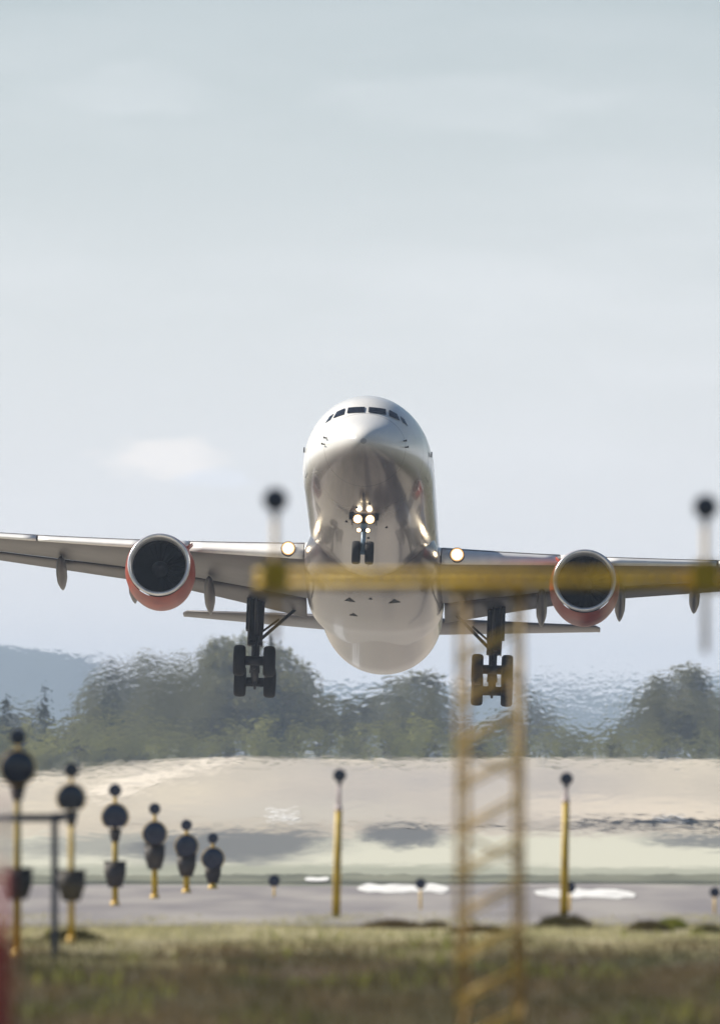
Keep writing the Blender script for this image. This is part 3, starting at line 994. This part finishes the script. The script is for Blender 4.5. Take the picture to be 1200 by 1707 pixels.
MB().box((0, GS - .22, -2.95), (.9, .12, .10)).box((0, GS - .22, -3.32), (.46, .12, .08)).build('lamp_bracket', m_strut, nose_gear)
for e in (-1, 1):
    for (x, z, r, m, nm) in ((.26, -2.86, .205, m_lamp, 'takeoff_light'), (.19, -3.34, .10, m_lamp2, 'taxi_light')):
        lp = Vector((e * x, GS - .40, z))
        h = MB().lathe([(0, r * .95), (.04, r * 1.08), (.14, r * .8), (.18, .02)], lp, 'Y', 20).build('lamp_housing', m_strut, nose_gear)
        MB().lathe([(-.05, .0), (-.03, r * .5), (-.01, r * .66)], lp, 'Y', 20).build(nm, m, h)
        MB().lathe([(-.01, r * .66), (-.005, r * .80)], lp, 'Y', 20).build('glow_ring', m_warm, h)
        MB().lathe([(-.005, r * .80), (.01, r * 1.0)], lp, 'Y', 20).build('glow_ring_edge', m_glow, h)

# ------------------------------------------------------------------ approach-light gantry in front
m_yel = material('weathered_yellow_paint', (0.60, 0.40, 0.015), 0.55, col2=(0.40, 0.26, 0.02), scale=3.5, bump=.2)
m_yel2 = material('bright_yellow_paint', (0.88, 0.58, 0.12), 0.45, col2=(0.7, 0.44, 0.08), scale=5)  # brighter and paler than the main yellow
m_brown = material('galvanised_mast_steel', (0.50, 0.33, 0.10), 0.5, col2=(0.32, 0.21, 0.08), scale=5)
m_lampbody = material('dark_lamp_casting', (0.018, 0.020, 0.036), 0.5, col2=(0.045, 0.048, 0.07), scale=6)
m_lens = material('unlit_lamp_lens', (0.03, 0.04, 0.075), 0.12, spec=0.6, col2=(0.045, 0.055, 0.09), scale=9)
m_box = material('dark_junction_box', (0.055, 0.055, 0.065), 0.6, col2=(0.10, 0.085, 0.07), scale=4)
m_rail = material('dark_blue_grey_rail', (0.075, 0.085, 0.12), 0.5, col2=(0.11, 0.12, 0.15), scale=5)
m_redp = material('faded_red_paint', (0.42, 0.05, 0.05), 0.6, col2=(0.30, 0.04, 0.045), scale=4)
m_wht = material('faded_white_paint', (0.75, 0.66, 0.66), 0.6, col2=(0.6, 0.5, 0.5), scale=4)

DT = 100.0


def px2m(d): return d / F


base_c = at(811, 1707, DT)
gz = ground_z(base_c.x, DT)
tower = empty('lattice_mast', (base_c.x, DT, gz))
tag(tower, 'tall yellow-brown lattice mast blurred in front of the right main gear, carrying the yellow crossbar', 'mast')
topz = at(811, 985, DT).z - gz
hw = 48 * px2m(DT)
legs = [(-hw, -.26), (hw, -.20), (-hw + .10, .34), (hw + .075, .40)]
for lx, ly in legs:
    MB().tube((lx, ly, 0), (lx, ly, topz), .027, .027, 12).tube((lx, ly, 0), (lx, ly, .04), .1, .1, 12).build('leg', m_brown, tower)
nb = int(topz / .425)
for k in range(nb):
    z0 = .1 + k * .425
    br = MB()
    for o_ in (-.032, .032):
        br.tube((legs[0][0], legs[0][1] - .03, z0 + o_), (legs[1][0], legs[1][1] - .03, z0 + .30 + o_), .017, .017, 8)
    br.box((legs[0][0], legs[0][1] - .03, z0), (.05, .02, .09)).box((legs[1][0], legs[1][1] - .03, z0 + .30), (.05, .02, .09))
    br.build('brace', m_yel2, tower)
    if k % 2 == 0:
        MB().tube((legs[2][0], legs[2][1], z0 + .36), (legs[3][0], legs[3][1], z0 + .08), .018, .018, 8).build('brace', m_brown, tower)
        MB().tube((legs[0][0], legs[0][1], z0), (legs[2][0], legs[2][1], z0 + .4), .012, .012, 8).tube((legs[1][0], legs[1][1], z0), (legs[3][0], legs[3][1], z0 + .4), .012, .012, 8).build('brace', m_brown, tower)
MB().box((0, .07, topz + .01), (2 * hw + .2, .8, .03)).build('head_plate', m_yel, tower)

# crossbar: a triangular girder lying on the mast head
cb_l, cb_r = at(424, 962, DT), at(1640, 962, DT)
bar = empty('gantry_crossbar', (base_c.x, DT, at(811, 980, DT).z))
tag(bar, 'long yellow lattice crossbar lying across the top of the mast in front of the airliner', 'crossbar')
bx0, bx1 = cb_l.x - base_c.x, cb_r.x - base_c.x
dep = 25 * px2m(DT)
MB().tube((bx0, 0, dep), (bx1, 0, dep), .036, .036, 12).build('top_chord', m_yel, bar)
MB().tube((bx0, -.13, .03), (bx1, -.13, .03), .034, .034, 12).build('bottom_chord', m_yel, bar)
MB().tube((bx0, .16, .03), (bx1, .16, .03), .034, .034, 12).build('bottom_chord', m_yel, bar)
lac = MB(); x = bx0; k = 0
while x < bx1 - .1:
    for yy in (-.13, .16):
        lac.tube((x, yy, .03), (x + .11, 0, dep), .015, .015, 6).tube((x + .11, 0, dep), (x + .22, yy, .03), .015, .015, 6)
    lac.tube((x, -.13, .03), (x + .11, .16, .03), .012, .012, 6)
    x += .22
lac.build('lacing', m_yel, bar)

lamp_r = 21 * px2m(DT)


def gantry_lamp(px, py, pbot, label):
    p = at(px, py, DT - .12)
    pb = at(px, pbot, DT - .12)
    o = empty('approach_light', (p.x, DT, pb.z))
    tag(o, label, 'approach light', 'approach lights on the gantry crossbar')
    h = p.z - pb.z
    MB().tube((0, -.20, 0), (0, -.20, h - lamp_r), .03, .028, 12).build('pole', m_brown, o)
    hd = MB().lathe([(-.32, lamp_r * .96), (-.30, lamp_r), (-.22, lamp_r * .95), (-.12, lamp_r * .6), (-.06, .02)], (0, 0, h), 'Y', 24).tube((0, -.20, h - lamp_r), (0, -.20, h - lamp_r * 1.5), .035).build('lamp_head', m_lampbody, o)
    MB().lathe([(-.325, .001), (-.335, lamp_r * .5), (-.315, lamp_r * .93)], (0, 0, h), 'Y', 24).build('lens', m_lens, hd)
    zc = at(px, 962, DT).z - pb.z
    MB().box((0, -.215, zc + .02), (.26, .06, .26)).box((0.0, -.19, zc - .12), (.40, .05, .07)).build('clamp_plate', m_yel, o)
    return o


gantry_lamp(459, 834, 1070, 'round dark lamp on a thin pole clamped to the left end of the yellow crossbar')
gantry_lamp(1175, 846, 1088, 'round dark lamp on a pole clamped to the crossbar right of the airliner')


# ------------------------------------------------------------------ row of light masts on the left
def light_mast(px, d, y_small, r_small, y_disc, r_disc, y_box, h_box, w_box, y_base, label, flat=False):
    k = px2m(d)
    b = at(px, y_base, d)
    gz_ = ground_z(b.x, d)
    o = empty('approach_light_mast', (b.x, d, gz_))
    tag(o, label, 'approach light', 'approach light masts in a row by the apron')
    Z = lambda y: at(px, y, d).z - gz_
    pr = max(.05, 5.2 * k)
    MB().tube((0, 0, 0), (0, 0, Z(y_disc)), pr, pr * .85, 14).tube((0, 0, Z(y_disc)), (0, 0, Z(y_small)), pr * .6, pr * .55, 12).build('pole', m_yel, o)
    MB().tube((0, 0, 0), (0, 0, .05), pr * 2.6, pr * 2.4, 16).tube((0, 0, .05), (0, 0, .14), pr * 1.6, pr * 1.3, 14).build('base_plate', m_yel2, o)
    rs = r_small * k
    hd = MB().lathe([(-.16, rs * .95), (-.14, rs), (-.05, rs * .95), (.05, rs * .6), (.10, .01)], (0, 0, Z(y_small)), 'Y', 24).build('lamp_head', m_lampbody, o)
    MB().lathe([(-.165, .001), (-.172, rs * .5), (-.155, rs * .92)], (0, 0, Z(y_small)), 'Y', 20).build('lens', m_lens, hd)
    rd = r_disc * k
    zc = Z(y_disc)
    sq = (lambda t, u, w: (u, max(w, -rd * .80))) if flat else None
    dk = MB().lathe([(-.22, rd * .93), (-.20, rd * .985), (-.05, rd * .93), (.08, rd * .6), (.14, .01)], (0, 0, zc), 'Y', 32, squash=sq).build('floodlight_head', m_lampbody, o)
    MB().lathe([(-.225, .001), (-.235, rd * .5), (-.21, rd * .9)], (0, 0, zc), 'Y', 28, squash=sq).build('lens', m_lens, dk)
    MB().lathe([(-.10, rd * 1.0), (-.10, rd * 1.07), (-.03, rd * 1.07), (-.03, rd * .99)], (0, 0, zc), 'Y', 32, closed=True, squash=sq).build('rim', m_yel2, dk)
    # tapered bracket below the disc
    MB().loft([[Vector((sx * rd * .5, yy, zc - rd * .9)) for sx, yy in ((-1, -.08), (1, -.08), (1, .08), (-1, .08))],
               [Vector((sx * pr * 1.2, yy, zc - rd * 1.9)) for sx, yy in ((-1, -.06), (1, -.06), (1, .06), (-1, .06))]]).build('bracket', m_box, o)
    w2 = w_box * k / 2
    z1, z0 = Z(y_box - h_box / 2), Z(y_box + h_box / 2)
    MB().loft([[Vector((sx * w2 * f, yy * f, z)) for sx, yy in ((-1, -.13), (1, -.13), (1, .13), (-1, .13))] for z, f in ((z1, 1), (z1 * .5 + z0 * .5, .97), (z0, .62))]).box((0, 0, z1 + .012), (w2 * 2.15, .3, .02)).build('junction_box', m_box, o)
    return o


light_mast(30, 150, 1229, 14, 1280, 29, 1475, 50, 48, 1560, 'largest light mast of the row, nearest, standing at the far left behind the dark barrier')
light_mast(119, 158, 1284, 13, 1331, 24, 1478, 50, 46, 1565, 'light mast with a flat-bottomed disc just right of the dark barrier post', True)
light_mast(192, 198, 1318, 11, 1362, 22, 1459, 42, 36, 1511, 'third light mast from the left, yellow pole showing between disc and box', True)
light_mast(258, 208, 1349, 10, 1390, 20, 1430, 40, 34, 1502, 'fourth light mast from the left, box close under disc, bare pole below')
light_mast(311, 217, 1376, 9.5, 1411, 19, 1444, 36, 32, 1491, 'fifth light mast from the left, short, with disc and box touching')
light_mast(355, 224, 1398, 9, 1432, 18.5, 1458, 30, 27, 1484, 'smallest and farthest light mast at the right end of the row')


def lamp_post(px, px_top, d, y_lamp, y_neck, y_base, label, lean=0.0):
    k = px2m(d)
    b = at(px, y_base, d)
    gz_ = ground_z(b.x, d)
    o = empty('approach_light_post', (b.x, d, gz_))
    tag(o, label, 'approach light', 'slim yellow approach light posts')
    Z = lambda y: at(px, y, d).z - gz_
    tx = (px_top - px) * k
    X = lambda z: tx * z / Z(y_lamp)
    zn, zl = Z(y_neck), Z(y_lamp)
    MB().tube((0, 0, 0), (X(zn), 0, zn), 7.0 * k, 5.6 * k, 16).tube((0, 0, 0), (0, 0, .06), 16 * k, 15 * k, 16).build('pole', m_yel, o)
    MB().tube((X(zn), 0, zn - .03), (X(zl), 0, zl), 3.6 * k, 2.8 * k, 12).tube((X(zn), 0, zn - .06), (X(zn), 0, zn + .03), 6.8 * k, 5 * k, 14).build('neck', m_wht, o)
    r = 11 * k
    hd = MB().lathe([(-.18, r * .95), (-.16, r), (-.05, r * .95), (.05, r * .6), (.10, .01)], (tx, 0, zl), 'Y', 24).tube((tx, 0, zl - r * .9), (tx, 0, zl - r * 1.5), .04).build('lamp_head', m_lampbody, o)
    MB().lathe([(-.185, .001), (-.192, r * .5), (-.175, r * .92)], (tx, 0, zl), 'Y', 20).build('lens', m_lens, hd)
    return o


lamp_post(560, 566, 183, 1293, 1346, 1535, 'slim yellow post with a round dark lamp, left of the lattice mast')
lamp_post(940, 944, 186, 1299, 1332, 1530, 'slim yellow post with a round dark lamp, right of the lattice mast')


def ground_lamp(px, y_lamp, y_base, r_px, label):
    d = HC * F / (y_base - YH)
    k = px2m(d)
    b = at(px, y_base, d)
    o = empty('edge_light', (b.x, d, 0.0))
    tag(o, label, 'runway light', 'low lamps along the near edge of the apron')
    z = at(px, y_lamp, d).z
    r = r_px * k
    MB().tube((0, 0, 0), (0, 0, z - r * .8), .022, .02, 10).tube((0, 0, 0), (0, 0, .03), .09, .08, 12).build('stem', m_yel2, o)
    hd = MB().lathe([(-.18, r * .95), (-.16, r), (-.02, r * .95), (.08, r * .6), (.12, .01)], (0, 0, z), 'Y', 20).build('lamp_head', m_lampbody, o)
    MB().lathe([(-.185, .001), (-.192, r * .5), (-.175, r * .92)], (0, 0, z), 'Y', 18).build('lens', m_lens, hd)


ground_lamp(457, 1469, 1500, 10, 'low round lamp on a short stem between the mast row and left slim post')
ground_lamp(701, 1474, 1522, 9.5, 'low round lamp on a short stem just left of the lattice mast')
ground_lamp(950, 1480, 1524, 9.5, 'low round lamp hidden partly behind the right slim post')
ground_lamp(1191, 1488, 1530, 9, 'low round lamp on a short stem at the right edge of the photo')

# ------------------------------------------------------------------ barrier on the left
DB = 147.0
k = px2m(DB)
pb = at(91, 1598, DB)
bo = empty('barrier', (pb.x, DB, ground_z(pb.x, DB)))
tag(bo, 'dark blue-grey steel barrier rail with one post at the lower left', 'barrier')
zt = at(91, 1364, DB).z - bo.location.z
MB().box((0, 0, zt / 2), (.095, .09, zt)).build('post', m_rail, bo)
MB().box((-1.35, -.08, zt), (3.0, .07, .115)).box((.14, -.083, zt + .03), (.34, .06, .09)).build('rail', m_rail, bo)
MB().box((-2.75, 0, zt / 2), (.095, .09, zt)).build('post', m_rail, bo)

# red and white marker post, very close and out of focus
DR = 62.0
k = px2m(DR)
pr_ = at(6, 1320, DR)
zt = pr_.z
mk = empty('marker_post', (pr_.x, DR, 0))
tag(mk, 'blurred red and white banded marker post at the far left edge', 'marker post')
seg = 0; z = 0.0
MB().tube((0, 0, 0), (0, 0, zt), .042, .042, 14).build('post', m_redp, mk)
for z0, z1 in ((at(6, 1440, DR).z, at(6, 1400, DR).z), (zt - .30, zt - .02)):
    MB().tube((0, 0, z0), (0, 0, z1), .046, .046, 14).build('white_band', m_wht, mk)
rb = at(-20, 1600, 56.0)
rbx = empty('cable_cabinet', (rb.x, 56.0, 0))
tag(rbx, 'blurred dark red cabinet filling the lower left corner', 'cabinet')
zt2 = at(0, 1560, 56.0).z
MB().box((0, 0, zt2 / 2), (.26, .25, zt2)).build('cabinet_body', m_redp, rbx)
MB().box((0, 0, zt2 + .02), (.30, .29, .04)).build('lid', m_redp, rbx)
MB().box((0, -.13, zt2 * .5), (.20, .012, zt2 * .8)).build('cabinet_door', m_redp, rbx)

# ------------------------------------------------------------------ trees
m_leaf = material('dark_tree_leaves', (0.085, 0.09, 0.038), 0.7, col2=(0.22, 0.205, 0.08), scale=.5, trans=.5, lo=.4, hi=.6)
m_leaf2 = material('bright_shrub_leaves', (0.22, 0.23, 0.07), 0.7, col2=(0.33, 0.31, 0.10), scale=.35, trans=.5, lo=.4, hi=.6)
m_leaf3 = material('spruce_needles', (0.035, 0.05, 0.025), 0.8, col2=(0.06, 0.08, 0.04), scale=.6, trans=.2)
m_bark = material('tree_bark', (0.09, 0.07, 0.05), 0.9, col2=(0.06, 0.05, 0.04), scale=4)


def leaf(mb, c, size, rnd):
    a = Vector((rnd.gauss(0, 1), rnd.gauss(0, 1), rnd.gauss(0, 1))).normalized()
    b = a.orthogonal().normalized()
    c2 = a.cross(b)
    th = rnd.random() * 6.28
    u = (b * math.cos(th) + c2 * math.sin(th)) * size
    v = (c2 * math.cos(th) - b * math.sin(th)) * size * rnd.uniform(.5, .9)
    mb.add([c - u, c - v * .8, c + u, c + v], [(0, 1, 2, 3)])


def tree_meshes(kind, seed):
    rnd = random.Random(seed)
    cr = MB(); tr = MB()
    if kind == 'conifer':
        tr.tube((0, 0, 0), (0, 0, .95), .022, .004, 8)
        for i in range(2300):
            t = rnd.random() ** .8
            z = .10 + .88 * t
            r = .20 * (1 - t) ** .85 * (0.75 + .35 * math.sin(z * 55 + seed)) * rnd.random() ** .45
            a = rnd.random() * 6.283
            leaf(cr, Vector((math.cos(a) * r, math.sin(a) * r, z - r * .35)), .018, rnd)
    else:
        lo = .22 if kind == 'broad' else .05
        tr.tube((0, 0, 0), (.01, 0, .35), .022, .014, 8).tube((.01, 0, .35), (0, .01, .7), .014, .006, 8)
        blobs = []
        nbl = 20 if kind == 'broad' else 14
        for i in range(nbl):
            a = rnd.random() * 6.283
            t = rnd.random()
            z = lo + .08 + (.86 - lo) * t
            wid = math.sin(math.pi * min(1, .22 + .70 * t)) ** .7
            r = .30 * wid * rnd.uniform(.25, 1.0)
            blobs.append((Vector((math.cos(a) * r, math.sin(a) * r, z)), rnd.uniform(.08, .14) * (1.15 - .35 * t)))
        blobs.append((Vector((0, 0, .91)), .075))
        for c, r in blobs[:9]:
            tr.tube((0, 0, max(.15, c.z - .25)), c, .008, .003, 6)
        for c, r in blobs:
            for i in range(int(135 * (r / .11) ** 2)):
                d = Vector((rnd.gauss(0, 1), rnd.gauss(0, 1), rnd.gauss(0, 1))).normalized()
                leaf(cr, c + d * r * (rnd.uniform(.35, 1.18)), rnd.uniform(.013, .025), rnd)
    return cr, tr


protos = {}
for kind, n in (('broad', 6), ('shrub', 4), ('conifer', 2)):
    protos[kind] = []
    for s_ in range(n):
        cr, tr = tree_meshes(kind, 100 + s_ * 7)
        mat_ = {'broad': m_leaf, 'shrub': m_leaf2, 'conifer': m_leaf3}[kind]
        nm = {'broad': 'broadleaf_tree', 'shrub': 'shrub', 'conifer': 'conifer'}[kind]
        e = bpy.data.objects.new(nm, None)
        a = cr.build('crown', mat_, None, recalc=False); b = tr.build('trunk' if kind != 'shrub' else 'stem', m_bark, None)
        C.objects.unlink(a); C.objects.unlink(b)
        protos[kind].append((nm, a, b))


def plant(kind, px, d, ytop, wfac, label, group, rnd):
    nm, a, b = rnd.choice(protos[kind])
    x = (px - 600) / F * d
    gz_ = ground_z(x, d)
    h = (YH - ytop) / F * d + HC - gz_
    o = empty(nm, (x, d, gz_ - .05), rnd.random() * 6.28)
    o.scale = (h * wfac, h * wfac, h / .97)
    tag(o, label, {'broad': 'tree', 'shrub': 'bush', 'conifer': 'tree'}[kind], group)
    for s_ in (a, b):
        c = s_.copy(); C.objects.link(c); c.parent = o
    return o


SIL = [(-400, 1150), (-200, 1120), (-60, 1150), (0, 1170), (45, 1185), (100, 1205), (140, 1185), (170, 1130), (200, 1116), (245, 1092), (300, 1090), (350, 1078), (400, 1064), (440, 1068), (480, 1082), (512, 1118),
       (540, 1152), (575, 1146), (605, 1168), (635, 1148), (662, 1126), (692, 1118), (716, 1132), (735, 1170), (760, 1198), (800, 1203), (850, 1186), (888, 1166), (920, 1182),
       (960, 1212), (1010, 1218), (1055, 1185), (1085, 1132), (1125, 1108), (1155, 1128), (1180, 1152), (1205, 1140), (1260, 1110), (1400, 1130), (1700, 1150)]
rnd = random.Random(3)
px = -330
while px < 1560:
    y = interp(SIL, px)
    lab = ('hazy dark tree at the left edge of the wood' if px < 140 else 'tall hazy tree in the big clump behind the left main gear' if px < 525 else
           'hazy tree in the clump below the airliner tail' if px < 740 else 'low faint tree in the gap behind the right main gear' if px < 1040 else 'hazy dark tree in the clump at the right edge')
    plant('broad', px + rnd.uniform(-6, 6), rnd.uniform(2000, 2350), y + rnd.uniform(-3, 10), rnd.uniform(.85, 1.15), lab, 'trees along the far side of the airfield', rnd)
    if y < 1150:
        plant('broad', px + rnd.uniform(-20, 20), rnd.uniform(1900, 1980), y + rnd.uniform(25, 60), rnd.uniform(1.0, 1.4), lab, 'trees along the far side of the airfield', rnd)
    px += rnd.uniform(24, 34)
for px, y, w in ((74, 1143, .9), (12, 1158, .9), (-60, 1130, .9), (186, 1105, .8), (452, 1062, .7)):
    plant('conifer', px, 1880, y, w, {74: 'pointed conifer standing alone against the blue hill', 12: 'pointed conifer at the left edge of the photo', -60: 'conifer left of the photo',
          186: 'conifer at the left shoulder of the big tree clump', 452: 'conifer rising behind the left main gear wheels'}[px], None, rnd)
px = -250
while px < 1500:
    y = 1208 + 12 * noise.noise(Vector((px * .01, 0, 0))) + (10 if px > 740 else 0)
    lab = 'sunlit green bush at the foot of the left trees' if px < 540 else 'sunlit green bush below the airliner tail' if px < 740 else 'low bush at the foot of the right trees'
    plant('shrub', px, rnd.uniform(1780, 1850), y + rnd.uniform(-8, 14), rnd.uniform(1.5, 2.1), lab, 'bushes in front of the trees', rnd)
    px += rnd.uniform(30, 44)

# ------------------------------------------------------------------ grass
m_straw = material('straw_grass', (0.52, 0.47, 0.28), 0.8, col2=(0.34, 0.33, 0.17), scale=.5, world_space=True, trans=.5, lo=.4, hi=.6)
m_green = material('dark_meadow_grass', (0.085, 0.076, 0.028), 0.8, col2=(0.17, 0.125, 0.062), scale=.6, world_space=True, stretch=(1, .15, 1), trans=.35, lo=.40, hi=.6)
m_weed = material('yellow_green_weeds', (0.16, 0.19, 0.035), 0.8, col2=(0.24, 0.24, 0.05), scale=2, world_space=True, trans=.5)


def blades(n, y0, y1, hmin, hmax, wid, rnd, dens=None):
    mb = MB()
    for i in range(n):
        y = y0 + (y1 - y0) * rnd.random()
        hwid = y * 700 / F + 2.0
        x = rnd.uniform(-hwid, hwid)
        if dens and not dens(x, y, rnd): continue
        z = ground_z(x, y) - .02
        h = rnd.uniform(hmin, hmax) * (.75 + .5 * noise.noise(Vector((x * .7, y * .2, 3))))
        a = rnd.random() * 3.14
        dx, dy = math.cos(a) * wid * rnd.uniform(.6, 1.4), math.sin(a) * wid
        lx, ly = rnd.gauss(0, .3) * h, rnd.gauss(0, .3) * h
        mb.add([(x - dx, y - dy, z), (x + dx, y + dy, z), (x + dx * .8 + lx * .4, y + dy * .8 + ly * .4, z + h * .6), (x - dx * .8 + lx * .4, y - dy * .8 + ly * .4, z + h * .6), (x + lx, y + ly, z + h)],
               [(0, 1, 2, 3), (3, 2, 4)])
    return mb


rg = random.Random(11)
tag(blades(52000, 92, 158, .10, .26, .010, rg).build('meadow_grass', m_green, recalc=False), 'dark rough grass in front of the apron', kind='stuff')
tag(blades(90000, 138, 186, .05, .20, .009, rg, lambda x, y, r: noise.noise(Vector((x * .5, y * .09, 9))) + (.45 if y > 153 else -.2) - (.45 if y > 178 else 0) > r.uniform(-.2, .3)).build('straw_grass', m_straw, recalc=False),
    'pale dry grass along the apron edge', kind='stuff')
tag(blades(7000, 95, 165, .15, .36, .016, rg, lambda x, y, r: noise.noise(Vector((x * .5, y * .12, 21))) > .28).build('weeds', m_weed, recalc=False), 'yellow-green weeds among the dark grass', kind='stuff')


def tuft(px, wpx, y_base, hpx, label, rnd, mat=None):
    d = HC * F / (y_base - YH)
    k = px2m(d)
    mb = MB()
    w = wpx * k / 2
    mb.lathe([(-.06, w * .95), (.0, w * .8), (hpx * k * .05, w * .4), (hpx * k * .07, .01)], (0, 0, 0), 'Z', 16)
    mb.smooth[:] = [False] * len(mb.smooth)
    for i in range(650):
        x = rnd.gauss(0, .42) * w; y = rnd.gauss(0, .15)
        h = .75 * hpx * k * math.exp(-(x / w) ** 2 * 1.3) * rnd.uniform(.5, 1.1) + .03
        lx = rnd.gauss(0, .35) * h + x * .2
        wd = rnd.uniform(.012, .03)
        mb.add([(x - wd, y, -.02), (x + wd, y, -.02), (x + wd + lx * .5, y, h * .6), (x - wd + lx * .5, y, h * .6), (x + lx, y, h)], [(0, 1, 2, 3), (3, 2, 4)])
    o = mb.build('weed_tuft', mat or m_green, None, recalc=False)
    x = (px - 600) * k
    o.location = (x, d, ground_z(x, d))
    return tag(o, label, 'weed', 'clumps of weeds on the edge of the apron')


rt = random.Random(5)
tuft(655, 120, 1552, 22, 'dark weed clump between the left slim post and the lattice mast', rt)
tuft(725, 60, 1552, 18, 'small weed clump at the left foot of the lattice mast', rt)
tuft(940, 100, 1552, 34, 'dark weed clump at the foot of the right slim post', rt)
tuft(1080, 70, 1556, 26, 'dark weed clump in the middle of the three at the right edge', rt)
tuft(1120, 46, 1552, 26, 'yellow-green weed clump near the right edge of the photo', rt, m_weed)
tuft(1180, 60, 1560, 22, 'weed clump below the low lamp at the right edge', rt)
tuft(800, 110, 1560, 20, 'weed clump seen through the lattice mast', rt)
tuft(120, 110, 1575, 30, 'weed clump beside the dark barrier post', rt)
